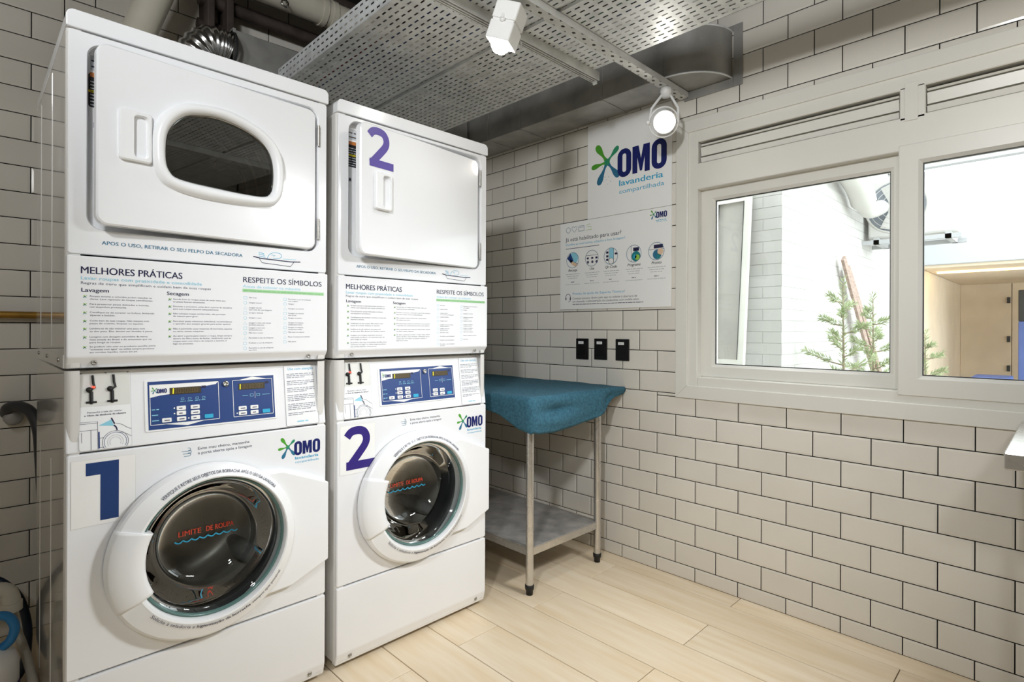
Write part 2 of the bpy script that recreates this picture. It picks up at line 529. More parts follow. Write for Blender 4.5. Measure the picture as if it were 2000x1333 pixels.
# window wall (with its opening)
OY0, OY1, OZ0, OZ1 = -0.385, 1.245, 0.93, 2.085      # hole in the masonry
TY0, TY1, TZ0, TZ1 = -0.445, 1.322, 0.853, 2.150     # outside edge of the window trim
mb = MB()
def wallbox(m, y0, z0, y1, z1):
    m.box(WX+0.003, y0, z0, WX+0.012, y1, z1, 0); m.box(WX+0.012, y0, z0, WX+0.16, y1, z1, 1)
wallbox(mb, Y0, 0, OY0, CEIL); wallbox(mb, OY1, 0, WY+0.16, CEIL)
wallbox(mb, OY0, 0, OY1, OZ0); wallbox(mb, OY0, OZ1, OY1, CEIL)
wall_right = tag(obj('wall_right', mb, ['grout', 'mortar_white']), kind='structure')
# tile plane matrix: local x = -world y, local y = world z, local z = -world x
MW = Matrix(((0, 0, -1, WX), (-1, 0, 0, 0), (0, 1, 0, 0), (0, 0, 0, 1)))
ZP, ZB = 0.1004, 1.170
stuff = MB()
for r in range(-12, 18):
    z0, z1 = ZB + ZP*r, ZB + ZP*(r+1)
    z0 = max(z0, 0.0); z1 = min(z1, CEIL-0.25)
    if z1 - z0 < 0.01: continue
    q = -19 if r % 2 else -20
    while True:
        ya, yb = 0.0255 + 0.1*q, 0.0255 + 0.1*(q+2)
        q += 2
        if ya > WY: break
        ya, yb = max(ya, Y0), min(yb, WY)
        if yb <= ya: continue
        # pieces left over round the window trim
        pcs = []
        if yb <= TY0 or ya >= TY1 or z1 <= TZ0 or z0 >= TZ1: pcs = [(ya, yb, z0, z1)]
        else:
            if z0 < TZ0: pcs.append((ya, yb, z0, TZ0))
            if z1 > TZ1: pcs.append((ya, yb, TZ1, z1))
            a, b = max(z0, TZ0), min(z1, TZ1)
            if yb > TY1: pcs.append((max(ya, TY1), yb, a, b))
            if ya < TY0: pcs.append((ya, min(yb, TY0), a, b))
        for (a, b, c, d) in pcs:
            seen = b > 0.07 and a < 2.66 and c < 2.60
            # what the posters, the air duct and the machines hide
            if a > 1.35 and b < 1.83 and c > 1.29 and d < 2.25: seen = False
            if a > 1.35 and b < 2.03 and c > 1.30 and d < 1.75: seen = False
            if c > 2.30 and a > 1.05: seen = False
            tile_at(wall_right, -b, -a, c, d, MW, None if seen else stuff)
tag(obj('tile_field', stuff, 'tile_glaze', wall_right), kind='stuff')

# back wall
mb = MB().box(X0-0.1, WY+0.003, 0, WX+0.16, WY+0.15, CEIL)
wall_back = tag(obj('wall_back', mb, ['grout']), kind='structure')
MBK = Matrix(((1, 0, 0, 0), (0, 0, -1, WY), (0, 1, 0, 0), (0, 0, 0, 1)))
stuff = MB()
for r in range(-12, 17):
    z0, z1 = 1.190 + ZP*r, 1.190 + ZP*(r+1)
    z0 = max(z0, 0.0); z1 = min(z1, CEIL-0.25)
    if z1 - z0 < 0.01: continue
    x = (0.177 if r % 2 else 0.277) - 2.0
    while x < WX:
        a, b = max(x, X0), min(x+0.2, WX)
        x += 0.2
        if b <= a: continue
        seen = (b > 0.05 and a < 0.28) or (z1 > 2.35 and a > 0 and a < 0.9 and z0 < 2.62)
        tile_at(wall_back, a, b, z0, z1, MBK, None if seen else stuff)
tag(obj('tile_field', stuff, 'tile_glaze', wall_back), kind='stuff')

tag(obj('wall_left', MB().box(X0-0.12, Y0, 0, X0, WY+0.1, CEIL), 'plaster'), kind='structure')
wall_front = tag(obj('wall_front', MB().box(X0-0.12, Y0-0.12, 0, WX+0.16, Y0-0.003, CEIL), 'grout'), kind='structure')
MF = Matrix(((-1, 0, 0, 0), (0, 0, 1, Y0), (0, 1, 0, 0), (0, 0, 0, 1)))
stuff = MB()
for r in range(28):
    x = -WX - (0.1 if r % 2 else 0)
    while x < -X0:
        a, b = max(x, -WX), min(x+0.2, -X0); x += 0.2
        if b > a: tile_at(wall_front, a, b, ZP*r, min(ZP*(r+1), CEIL-.25), MF, stuff)
tag(obj('tile_field', stuff, 'tile_glaze', wall_front), kind='stuff')
tag(obj('ceiling', MB().box(X0-0.12, Y0-0.12, CEIL, WX+0.16, WY+0.16, CEIL+0.15), 'concrete'), kind='structure')

# ---------------------------------------------------------------- window
win = link('window_1', None); win.location = (WX, 0.44, TZ0)
tag(win, kind='structure')
def rectframe(m, y0, z0, y1, z1, wy, wz, x0, x1, r=0.003, wz1=None):
    wz1 = wz if wz1 is None else wz1
    m.box(x0, y0, z0, x1, y0+wy, z1, r=r, seg=1); m.box(x0, y1-wy, z0, x1, y1, z1, r=r, seg=1)
    m.box(x0, y0+wy, z0, x1, y1-wy, z0+wz, r=r, seg=1); m.box(x0, y0+wy, z1-wz1, x1, y1-wy, z1, r=r, seg=1)
# flat outer trim, four mitred boards
def mitre(m, a, b, c, d, x0, x1):
    f = lambda p: (lambda y, z, dd: (x0 + (x1-x0)*dd, y, z))
    m.prism([a, b, c, d], lambda y, z, dd: (x0+(x1-x0)*dd, y, z), 0, 1, r=0.0025, seg=2)
ty0, ty1, tz0, tz1 = TY0+0.06, TY1-0.06, TZ0+0.06, TZ1-0.057
for quad in ([(TY0,TZ0),(TY1,TZ0),(ty1,tz0),(ty0,tz0)], [(TY0,TZ1),(ty0,tz1),(ty1,tz1),(TY1,TZ1)],
             [(TY1,TZ0),(TY1,TZ1),(ty1,tz1),(ty1,tz0)], [(TY0,TZ0),(ty0,tz0),(ty0,tz1),(TY0,TZ1)]):
    m = MB(); mitre(m, *quad, WX-0.012, WX+0.001)
    obj('window_trim', m, 'upvc', win)
# fixed frame
m = MB()
rectframe(m, ty0-0.004, tz0-0.004, ty1+0.004, tz1+0.004, 0.05, 0.046, WX-0.004, WX+0.09, wz1=0.056)
m.box(WX-0.004, ty0+0.04, 1.822, WX+0.09, ty1-0.04, 1.942, r=0.003, seg=1)       # transom
m.box(WX-0.004, 0.364, 1.93, WX+0.09, 0.44, 2.05, r=0.003, seg=1)               # post between the louvres
m.box(WX-0.007, 0.385, 1.926, WX+0.02, 0.424, 2.062, r=0.001, seg=1)
obj('window_frame', m, 'upvc', win)
# ventilation louvres above the sashes
for (a, b) in ((0.44, 1.21), (-0.33, 0.364)):
    obj('louvre_back', MB().box(WX+0.045, a-0.01, 1.935, WX+0.05, b+0.01, 2.045), 'gasket', win)
    for i, (z0, z1) in enumerate(((1.946, 1.970), (1.9745, 2.017), (2.021, 2.031))):
        m = MB()
        m.prism([(0.030, z0), (0.013, z0+0.002), (0.008, z1-0.002), (0.012, z1), (0.030, z1)], lambda xx, z, d: (WX+xx, d, z), a+0.004, b-0.003)
        obj('louvre_slat', m, 'upvc', win)
# sashes: the left one in the outer track, the right one nearer
def sash(y0, y1, z0, z1, gy0, gy1, gz0, gz1, x0, x1):
    m = MB()
    A = [(y0,z0),(y1,z0),(y1,z1),(y0,z1)]; B = [(gy0,gz0),(gy1,gz0),(gy1,gz1),(gy0,gz1)]
    ins = lambda P, d: [(P[0][0]+d,P[0][1]+d),(P[1][0]-d,P[1][1]+d),(P[2][0]-d,P[2][1]-d),(P[3][0]+d,P[3][1]-d)]
    T = lambda P, x: [(x, a, b) for a, b in P]
    m.strip(T(A, x1), T(A, x0+0.003)); m.strip(T(A, x0+0.003), T(ins(A, 0.003), x0))
    m.strip(T(ins(A, 0.003), x0), T(ins(B, -0.012), x0)); m.strip(T(ins(B, -0.012), x0), T(B, x0+0.010))
    m.strip(T(B, x0+0.010), T(B, x1)); m.strip(T(B, x1), T(A, x1))
    s = obj('sash', m, 'upvc', win)
    g = MB(); rectframe(g, gy0-0.001, gz0-0.001, gy1+0.001, gz1+0.001, 0.0045, 0.0045, x0+0.0145, x0+0.019, r=0)
    obj('glazing_gasket', g, 'gasket', s)
    obj('pane', MB().box(x0+0.016, gy0-0.004, gz0-0.004, x0+0.020, gy1+0.004, gz1+0.004), 'pane_glass', s)
    return s
sash(0.40, 1.228, 0.955, 1.836, 0.475, 1.153, 1.014, 1.768, WX+0.035, WX+0.075)
sash(-0.345, 0.442, 0.940, 1.841, -0.273, 0.371, 1.013, 1.768, WX-0.010, WX+0.030)
obj('sill_board', MB().box(WX+0.09, OY0+0.005, OZ0-0.03, WX+0.22, OY1-0.005, OZ0+0.004, r=0.004), 'upvc', win)
# ================================================================ MACHINES
MWID = 0.684
def shell(m, x0, yf, z0, z1, back, r=0.016):
    # open-front cabinet: rounded front edges turned in, square back
    path = [(x0+0.03, yf), (x0+r, yf)]
    for k in range(1, 7):
        a = math.radians(270 - 15*k); path.append((x0+r+r*math.cos(a), yf+r+r*math.sin(a)))
    path += [(x0, back), (x0+MWID, back)]
    for k in range(0, 6):
        a = math.radians(0 - 15*k); path.append((x0+MWID-r+r*math.cos(a), yf+r+r*math.sin(a)))
    path += [(x0+MWID-r, yf), (x0+MWID-0.03, yf)]
    A = [(x, y, z0) for x, y in path]; B = [(x, y, z1) for x, y in path]
    m.strip(A, B, closed=False, sm=False); m.cap(A); m.cap(B)

GREEN_ARMS = ((35, .9), (115, .8), (165, .7), (230, .9), (320, .8))
def splash_bullet(p, x, z, s):
    for a, l in GREEN_ARMS:
        t = math.radians(a)
        p.stroke([(x, z), (x+s*l*math.cos(t), z+s*l*math.sin(t))], s*0.28, 'p_teal' if a > 200 else 'p_lime')

LAV = [["Roupas escuras e coloridas podem manchar as", "claras. Lave separado de roupas semelhantes."],
       ["Para preservar peças delicadas e íntimas,", "use saquinhos protetores."],
       ["Certifique-se de esvaziar os bolsos, fechando", "zíperes e botões."],
       ["Cuide bem de suas roupas. Não misture com", "peças de cozinha, limpeza ou tapetes."],
       ["Lembre-se de não misturar uma peça com", "as dos pets. Elas devem ser lavadas à parte."],
       ["Lavagens com dosagem automática da marca", "mais amada do Brasil e do amaciante que vai", "para longe as roupas."],
       ["Se preferir não usar os produtos escolha entre", "\"somente com água\" ou utilize sempre produtos", "em versões líquidas, nunca em pó."]]
SEC = [["Sacuda bem as roupas antes de secar visto que", "as peças ficarem amassadas."],
       ["Durante o processo, evite abrir a porta da secadora", "para suas roupas secarem adequadamente."],
       ["Não coloque roupas encharcadas, elas precisam", "de espaço para girar."],
       ["Para secar peças volumosas (edredons), recomendamos", "o aparelho que estejam girando para evitar queima."],
       ["Não é permitido secar materiais de borracha, espuma", "ou tênis, nestas máquinas."],
       ["Ao abrir a porta para retirar a roupa, limpe sempre", "dentro do filtro antes de fechar, lembrando que as", "roupas saem com cheiro da máquina e quentes, é", "logo no processo."]]

SYM1 = ['Não lavar', 'Lavagem manual', 'Lavagem normal|com ciclo de centrifugação', 'Lavagem delicada', 'Lavagem a seco', 'Lavagem a seco com certos|produtos químicos', 'Lavagem a seco com|hidrocarbonetos', 'Não lavar a seco', 'Permitido o uso de alvejante', 'Proibido o uso de alvejante', 'Permitido o uso de alvejante|sem cloro']
SYM2 = ['Permitido o uso de alvejante|com oxigênio', 'Secagem', 'Secagem na vertical', 'Secagem na vertical|sem torcer', 'Secagem na sombra', 'Secagem na máquina,|temperatura baixa', 'Secagem na máquina,|temperatura média', 'Não secar na máquina', 'Passar à temperatura máxima', 'Não passar']
def guide_print(x0, yf, parent):
    p = Print(frame_front(yf))
    X = lambda x: x0+x
    p.text('MELHORES PRÁTICAS', X(.030), 1.309, 'p_navy', .0175, .224, bold=.012)
    p.text('Lavar roupas com praticidade e comodidade', X(.030), 1.2935, 'p_aqua', .0085, .273, bold=.006)
    p.text('Regras de ouro que simplificam e cuidam bem de suas roupas', X(.030), 1.282, 'p_text', .0065, .297)
    p.text('Lavagem', X(.031), 1.263, 'p_navy', .0095, .056, bold=.014)
    p.text('Secagem', X(.217), 1.263, 'p_navy', .0095, .053, bold=.014)
    for L, zs, bx, tx in ((LAV, (1.252,1.232,1.211,1.190,1.170,1.149,1.124), .038, .048), (SEC, (1.252,1.232,1.212,1.191,1.170,1.150), .224, .232)):
        for lines, z in zip(L, zs):
            splash_bullet(p, X(bx), z-.001, .0052)
            for i, t in enumerate(lines):
                w = len(t)*(.0031 if bx < .1 else .00298)
                p.text(t, X(tx), z-.0015-.0072*i, 'p_text', .0040, w)
    p.text('RESPEITE OS SÍMBOLOS', X(.415), 1.3105, 'p_navy', .0160, .245, bold=.006)
    p.text('Antes de colocar na máquina', X(.414), 1.2945, 'p_aqua', .0080, .175)
    p.rect(X(.413), 1.281, X(.668), 1.2905, 'p_bar')
    p.greek(X(.417), 1.284, .246, .0036, 'p_bar2', 1)
    rnd = random.Random(5)
    for cx, n, zt, zb in ((.421, 11, 1.264, 1.112), (.540, 10, 1.264, 1.130)):
        for k in range(n):
            z = zt + (zb-zt)*k/(n-1)
            if k % 3 == 0: p.frame(X(cx)-.005, z-.0042, X(cx)+.005, z+.0042, .0007, 'p_aqua', r=.001)
            elif k % 3 == 1: p.stroke(circ(X(cx), z, .0045, 14), .0008, 'p_aqua', closed=True)
            else: p.stroke([(X(cx)-.005, z-.004), (X(cx), z+.0045), (X(cx)+.005, z-.004)], .0008, 'p_aqua', closed=True)
            for i, t in enumerate((SYM1 if cx < .5 else SYM2)[k].split('|')): p.text(t, X(cx+.0105), z-.0008-.0062*i, 'p_text', .0036, len(t)*.0026)
    return p.done('guide_lettering', parent)

def lint_print(x0, yf, parent):
    p = Print(frame_front(yf)); X = lambda x: x0+x
    p.text('APOS O USO, RETIRAR O SEU FELPO DA SECADORA', X(.073), 1.386, 'p_steel', .0092, .342, bold=.012)
    # lint tray with a hand
    p.stroke([(X(.446), 1.391), (X(.47), 1.387), (X(.56), 1.384), (X(.592), 1.386)], .0032, 'p_navy')
    p.stroke([(X(.464), 1.386), (X(.472), 1.374), (X(.56), 1.369), (X(.571), 1.384)], .0018, 'p_navy')
    p.stroke(smoothc([(X(.487), 1.388), (X(.494), 1.401), (X(.508), 1.408), (X(.526), 1.407), (X(.532), 1.399), (X(.524), 1.392), (X(.506), 1.390)], 4, False), .0014, 'p_cyan')
    p.stroke([(X(.500), 1.400), (X(.512), 1.400), (X(.506), 1.395)], .0012, 'p_cyan')
    for dz in (0, .006, .011): p.stroke([(X(.462), 1.394+dz), (X(.482-dz*.4), 1.391+dz)], .0016, 'p_cyan')
    p.stroke([(X(.536), 1.391), (X(.578), 1.392)], .0014, 'p_aqua')
    return p.done('lint_notice', parent)

def screw(x, z, yf, parent, r=.0065):
    m = MB().lathe([(r, 0), (r, .0015), (r*.8, .003), (r*.55, .0032), (r*.5, .0018), (0.0005, .0018)], (x, yf, z), (0,-1,0), 14)
    return obj('screw', m, 'screw_steel', parent)

def dryer(x0, yf, num, label, hx, ang, zd):
    # zd shifts the lid
    zb, zt = 1.066, 1.966 - zd
    back = yf + .77
    root = thing('tumble_dryer', (x0+MWID/2, yf+.38, zb), label, 'dryer', 'tumble dryers stacked on the washing machines')
    m = MB(); shell(m, x0, yf+.004, 1.072, zt-.046, back)
    obj('cabinet', m, 'enamel_side', root)
    # pressed swages and the bottom rail on the visible side
    for yy in (.30, .62): obj('side_swage', MB().box(x0-.0012, yf+yy, 1.12, x0+.002, yf+yy+.012, 1.90, r=.0008), 'enamel_side', root)
    m = MB().box(x0-.002, yf+.02, 1.070, x0+.01, back-.01, 1.104, r=.001)
    rail = obj('side_rail', m, 'enamel_side', root)
    for yy in (.12, .40, .66):
        obj('screw', MB().lathe([(.006, 0), (.006, .002), (.0005, .003)], (x0-.002, yf+yy, 1.088), (-1,0,0), 10), 'screw_steel', rail)
    m = MB().prism(rr(x0-.001, zt-.045, x0+MWID+.001, zt, .017, 5)[:12] + [(x0-.001, zt-.045), (x0+MWID+.001, zt-.045)], lambda x, z, d: (x, d, z), yf-.004, back+.002, r=.005, seg=2)
    obj('top_lid', m, 'enamel', root)
    # front panel with its door recess
    cx, cz = x0+.345, 1.66
    out = rr(x0+.004, 1.358, x0+MWID-.004, zt-.049, .006, 4); hole = rr(x0+.044, 1.424, x0+.650, 1.893, .034, 6)
    o_in = rr(x0+.006, 1.360, x0+MWID-.006, zt-.051, .005, 4); h_out = rr(x0+.041, 1.421, x0+.653, 1.896, .036, 6)
    AN = angs((cx, cz), 96, out, o_in, hole, h_out)
    A, B = radial(out, (cx, cz), AN), radial(hole, (cx, cz), AN)
    P = lambda L, y: [(x, y, z) for x, z in L]
    m = MB()
    m.strip(P(A, yf+.02), P(A, yf+.002)); m.strip(P(A, yf+.002), P(radial(o_in, (cx, cz), AN), yf))
    m.strip(P(radial(o_in, (cx, cz), AN), yf), P(radial(h_out, (cx, cz), AN), yf))
    m.strip(P(radial(h_out, (cx, cz), AN), yf), P(B, yf+.005))
    m.strip(P(B, yf+.005), P(B, yf+.032))
    fp = obj('front_panel', m, 'enamel', root)
    m = MB(); D = circ(cx, 1.655, .195, 120)
    m.strip(P(B, yf+.032), P(radial(D, (cx, cz), AN), yf+.032)); m.strip(P(radial(D, (cx, cz), AN), yf+.032), P(radial(D, (cx, cz), AN), yf+.07))
    rec = obj('door_recess', m, 'plastic_white', root)
    # warning label on the recess
    p = Print(frame_front(yf+.032)); a, b = x0+.048, x0+.120
    p.rect(a+.004, 1.838, b, 1.876, 'p_grey'); p.greek(a+.006, 1.845, .06, .006, 'p_black', 1); p.greek(a+.006, 1.860, .06, .006, 'p_black', 1)
    p.poly(rr(a, 1.742, b, 1.830, .006, 4), 'p_black', 0); p.rect(a+.003, 1.820, b, 1.832, 'p_orange', 1)
    p.rect(a, 1.780, b, 1.786, 'p_yellow', 1)
    for k in range(8): p.greek(a+.004, 1.747+.0085*k, .06, .004, 'p_grey', 1)
    p.rect(a+.010, 1.690, a+.022, 1.704, 'p_grey'); p.rect(a+.013, 1.693, a+.019, 1.701, 'p_black', 1)
    p.done('warning_label', rec)
    # drum seen through the door glass
    m = MB().lathe([(.196, .06), (.245, .075), (.25, .10), (.25, .60), (.03, .62), (.001, .62)], (cx, yf, 1.655), (0,1,0), 48)
    drum = obj('drum', m, 'drum_dark', root)
    for yy in (.16, .26, .36, .46): obj('drum_rib', MB().lathe([(.249, yy), (.243, yy+.004), (.243, yy+.012), (.249, yy+.016)], (cx, yf, 1.655), (0,1,0), 48), 'drum_steel', drum)
    for k in range(3):
        a = math.radians(40+120*k); c, s_ = math.cos(a), math.sin(a)
        obj('drum_lifter', MB().tube([(cx+.235*c, yf+.09, 1.655+.235*s_), (cx+.235*c, yf+.60, 1.655+.235*s_)], .022, 8), 'drum_steel', drum)
    # door, standing slightly open; hinge on the right
    H = Vector((x0+hx, yf-.004, 0)); dv = Vector((-math.cos(ang), -math.sin(ang), 0)); nv = Vector((math.sin(ang), -math.cos(ang), 0))
    T = lambda s, z, t: tuple(H + dv*s + nv*t + Vector((0, 0, z)))
    dz0, dz1, ds0, ds1 = 1.431-zd*.6, 1.886-zd*.9, .002, .590
    c = (.294, 1.672)
    N = 128
    L = lambda poly, t: [T(s, z, t) for s, z in radial(poly, c, N)]
    o0 = rr(ds0, dz0, ds1, dz1, .026, 7); o1 = rr(ds0+.004, dz0+.004, ds1-.004, dz1-.004, .023, 7)
    N = angs(c, 96, o0, o1)
    m = MB()
    m.strip(L(o0, -.026), L(o0, -.004), sm=False); m.strip(L(o0, -.004), L(o1, 0.0))
    if num == 1:
        W = [(0.364,1.762),(0.391,1.752),(0.413,1.732),(0.431,1.703),(0.438,1.670),(0.438,1.622),(0.430,1.595),(0.405,1.578),(0.308,1.572),(0.239,1.570),(0.181,1.572),(0.158,1.584),(0.149,1.613),(0.149,1.666),(0.159,1.705),(0.185,1.736),(0.222,1.755),(0.275,1.768),(0.322,1.770)]
        O = [(0.469,1.698),(0.448,1.747),(0.410,1.780),(0.367,1.796),(0.275,1.802),(0.186,1.774),(0.136,1.733),(0.116,1.681),(0.116,1.604),(0.131,1.563),(0.166,1.543),(0.274,1.535),(0.372,1.538),(0.439,1.555),(0.467,1.592),(0.473,1.649)]
        W = smoothc(W, 4); O = smoothc(O, 5)
        m.strip(L(o1, 0.0), L(O, 0.0)); m.strip(L(W, -.02), L(o0, -.026))
        door = obj('door', m, 'enamel', root)
        mix = lambda k: [(a[0]+(b[0]-a[0])*k, a[1]+(b[1]-a[1])*k) for a, b in zip(radial(O, c, N), radial(W, c, N))]
        m = MB(); prev = None
        for k, t in ((0, 0), (.06, .010), (.2, .019), (.4, .023), (.62, .022), (.82, .016), (.93, .008), (.97, .002)):
            cur = [T(s, z, t) for s, z in mix(k)]
            if prev: m.strip(prev, cur, sm=True)
            prev = cur
        obj('window_surround', m, 'plastic_white', door, weld=True)
        m = MB(); a = [T(s, z, .002) for s, z in mix(.97)]; b = [T(s, z, .006) for s, z in mix(.985)]; d = [T(s, z, .002) for s, z in mix(1.03)]
        m.strip(a, b, sm=True); m.strip(b, d, sm=True); obj('chrome_bead', m, 'chrome', door)
        m = MB(); m.cap([T(s, z, .001) for s, z in mix(1.0)]); m.cap([T(s, z, -.004) for s, z in mix(1.0)])
        obj('door_window', m, 'dryer_glass', door)
        hb = (.473, .545, 1.602, 1.732, .480, .514, 1.612, 1.722)
    else:
        m.fan(L(o1, 0.0), T(c[0], c[1], 0)); m.fan(L(o0, -.026), T(c[0], c[1], -.026))
        door = obj('door', m, 'enamel', root)
        p = Print(lambda u, v, d: T(u, v, d))
        # big numeral (drawn with s running to the left)
        hgt, wid, sx, sz = .139, .113, .562, 1.731
        arc = smoothc([(.07,.76),(.2,.87),(.40,.90),(.60,.86),(.70,.72),(.66,.56),(.46,.36),(.14,.07)], 6, False)
        p.stroke([(sx-wid*a, sz+hgt*b) for a, b in arc], .026, 'p_purple')
        p.poly([(sx-wid*a, sz+hgt*b) for a, b in ((.07,0), (.98,0), (.98,.19), (.07,.19))], 'p_purple', 1)
        p.done('numeral', door)
        hb = (.464, .534, 1.585, 1.716, .470, .505, 1.594, 1.706)
    a0, a1, z0, z1, r0, r1, q0, q1 = hb
    c = ((r0+r1)/2, (q0+q1)/2)
    o = rr(a0, z0, a1, z1, .008, 4); o2 = rr(a0+.003, z0+.003, a1-.003, z1-.003, .006, 4)
    h = rr(r0, q0, r1, q1, .010, 4); h2 = rr(r0+.006, q0+.004, r1-.002, q1-.004, .008, 4)
    N = angs(c, 24, o, o2, h, h2)
    m = MB()
    m.strip(L(o, 0), L(o, .010), sm=False); m.strip(L(o, .010), L(o2, .013)); m.strip(L(o2, .013), L(h, .013)); m.strip(L(h, .013), L(h2, -.014), sm=False); m.cap(L(h2, -.014))
    obj('handle', m, 'plastic_white', door)
    for z0, z1 in ((1.466, 1.533), (1.773, 1.840)):
        m = MB().tube([T(-.006, z0, .001), T(-.006, z1, .001)], .0045, 8)
        for k in range(4):
            zz = z0 + (z1-z0)*(k+.5)/4
            m.tube([T(-.006, zz-.001, .001), T(-.006, zz+.001, .001)], .0055, 8)
        obj('hinge', m, 'screw_steel', root)
    # fascia with the printed guide, its foot sloping in
    m = MB().prism([(-.007, 1.353), (-.007, 1.099), (.016, 1.069), (.04, 1.069), (.04, 1.353)], lambda y, z, d: (d, yf+y, z), x0+.002, x0+MWID-.002, r=.0035, seg=2)
    fas = obj('fascia', m, 'enamel', root)
    guide_print(x0, yf-.007, fas)
    for xx in (.058, .621): screw(x0+xx, 1.083, yf+.003, fas)
    lint_print(x0, yf, fp)
    return root

# ---- washing machine
def washer(x0, yf, num, label):
    back = yf + .75
    root = thing('washing_machine', (x0+MWID/2, yf+.37, 0), label, 'washing machine', 'washing machines under the tumble dryers')
    m = MB(); shell(m, x0, yf+.006, .03, 1.064, back); obj('cabinet', m, 'enamel_side', root)
    for yy in (.30, .62): obj('side_swage', MB().box(x0-.0012, yf+yy, .06, x0+.002, yf+yy+.012, .80, r=.0008), 'enamel_side', root)
    for sx in (.05, MWID-.05):
        for sy in (.06, .68):
            obj('foot', MB().lathe([(.001, 0), (.022, 0), (.022, .012), (.012, .016), (.012, .034)], (x0+sx, yf+sy, 0), (0,0,1), 14), 'rubber_black', root)
    DC = (x0+.325, .549)
    P = lambda L, y: [(x, y, z) for x, z in L]
    out = rr(x0+.003, .290, x0+MWID-.003, .853, .006, 4); o2 = rr(x0+.006, .293, x0+MWID-.006, .850, .004, 4); hole = circ(DC[0], DC[1], .205, 120)
    AN = angs(DC, 96, out, o2)
    A, A2, B = radial(out, DC, AN), radial(o2, DC, AN), radial(hole, DC, AN)
    m = MB(); m.strip(P(A, yf+.02), P(A, yf+.003)); m.strip(P(A, yf+.003), P(A2, yf)); m.strip(P(A2, yf), P(B, yf)); m.strip(P(B, yf), P(B, yf+.06))
    fp = obj('front_panel', m, 'enamel', root)
    m = MB().prism([(0, .284), (0, .058), (.010, .018), (.035, .018), (.035, .284)], lambda y, z, d: (d, yf+y, z), x0+.003, x0+MWID-.003, r=.004, seg=2)
    lp = obj('lower_panel', m, 'enamel', root)
    for xx in (.055, .630): screw(x0+xx, .040, yf+.004, lp, .007)
    # --- door: the glass sits a little right of the centre of the outer rim
    OC, GC = (x0+.3205, .5435), (x0+.3365, .5520)
    def ctr(r):
        k = min(1, max(0, (.243-r)/(.243-.191))); return (OC[0]+(GC[0]-OC[0])*k, OC[1]+(GC[1]-OC[1])*k)
    def loop(r, t, a0=0, a1=360, n=96):
        c = ctr(r); full = a1-a0 == 360
        return [(c[0]+r*math.cos(math.radians(a0+(a1-a0)*k/n)), yf-t, c[1]+r*math.sin(math.radians(a0+(a1-a0)*k/n))) for k in range(n if full else n+1)]
    prof = [(.2425, .004), (.2440, .018), (.2420, .029), (.2370, .035), (.2020, .0495), (.1975, .0475), (.1945, .040), (.193, .026)]
    m = MB()
    for (r0, t0), (r1, t1) in zip(prof, prof[1:]): m.strip(loop(r0, t0), loop(r1, t1), sm=True)
    door = obj('door', m, 'plastic_white', root)
    obj('door_gap_shade', MB().strip(loop(.2405, .0005), loop(.2405, .006), sm=True), 'gasket', door)  # dark ring painted in for the shadow gap behind the rim
    # hinge wing to the right edge
    arc = circ(OC[0], OC[1], .236, 20, 52, -52)
    wing = arc + [(x0+.560, .362), (x0+MWID-.004, .412), (x0+MWID-.004, .666), (x0+.530, .728)]
    m = MB().prism(wing, lambda x, z, d: (x, yf-d, z), 0.0, .024, r=.004, seg=2)
    obj('hinge_cover', m, 'plastic_white', door)
    m = MB()
    for k in range(26): m.box(x0+MWID-.004, yf-.016, .425+.009*k, x0+MWID-.0005, yf-.004, .430+.009*k)
    obj('hinge_strip', m, 'screw_steel', door)
    # handle segment on the left
    A0, A1 = 154, 207
    pr_ = [(.176, .012), (.1735, .042), (.177, .048), (.184, .0515), (.205, .0520), (.222, .0450), (.2375, .0385), (.2425, .031), (.2448, .018), (.2432, .003)]
    m = MB()
    for (r0, t0), (r1, t1) in zip(pr_, pr_[1:]): m.strip(loop(r0, t0, A0, A1, 22), loop(r1, t1, A0, A1, 22), closed=False, sm=True)
    for a_ in (A0, A1):
        m.cap([(ctr(r)[0]+r*math.cos(math.radians(a_)), yf-t, ctr(r)[1]+r*math.sin(math.radians(a_))) for r, t in pr_ + [(.2, .002)]])
    obj('handle', m, 'plastic_white', door, weld=True)
    DC = GC
    # glass bowl with green-grey edge
    m = MB().lathe([(.1935, -.030), (.190, -.034), (.187, -.030), (.185, -.024)], (DC[0], yf, DC[1]), (0,1,0), 96)
    obj('glass_edge', m, 'glass_rim', door)
    m = MB().lathe([(.192, -.026), (.181, -.020), (.172, -.006), (.163, .020), (.150, .050), (.138, .074), (.118, .090), (.090, .098), (.05, .102), (.001, .103)], (DC[0], yf, DC[1]), (0,1,0), 96)
    obj('glass_bowl', m, 'door_glass', door)
    # LIMITE DE ROUPA on the bottom of the bowl
    p = Print(frame_front(yf+.096)); ox, oz = x0+.272, .552
    p.text('LIMITE', ox, oz+.004, 'p_red', .0155, .060, bold=.012); p.text('DE ROUPA', ox+.074, oz+.004, 'p_red', .0155, .078, bold=.012)
    wave = []
    for k in range(8):
        for j in range(6): wave.append((ox-.010+.0222*(k+j/6), oz-.008 - .0065*math.sin(PI*j/6)))
    p.stroke(wave, .0036, 'p_cyan'); p.done('fill_limit_lettering', door)
    # rubber boot and drum
    m = MB().lathe([(.207, -.004), (.200, .012), (.190, .020), (.186, .040), (.194, .060), (.186, .085), (.190, .110), (.205, .120)], (DC[0], yf, DC[1]), (0,1,0), 72)
    obj('door_gasket', m, 'gasket', root)
    m = MB().lathe([(.200, .118), (.255, .125), (.262, .14), (.262, .44), (.20, .455), (.12, .450), (.06, .46), (.001, .46)], (DC[0], yf, DC[1]), (0,1,0), 72)
    drum = obj('drum', m, 'drum_steel', root)
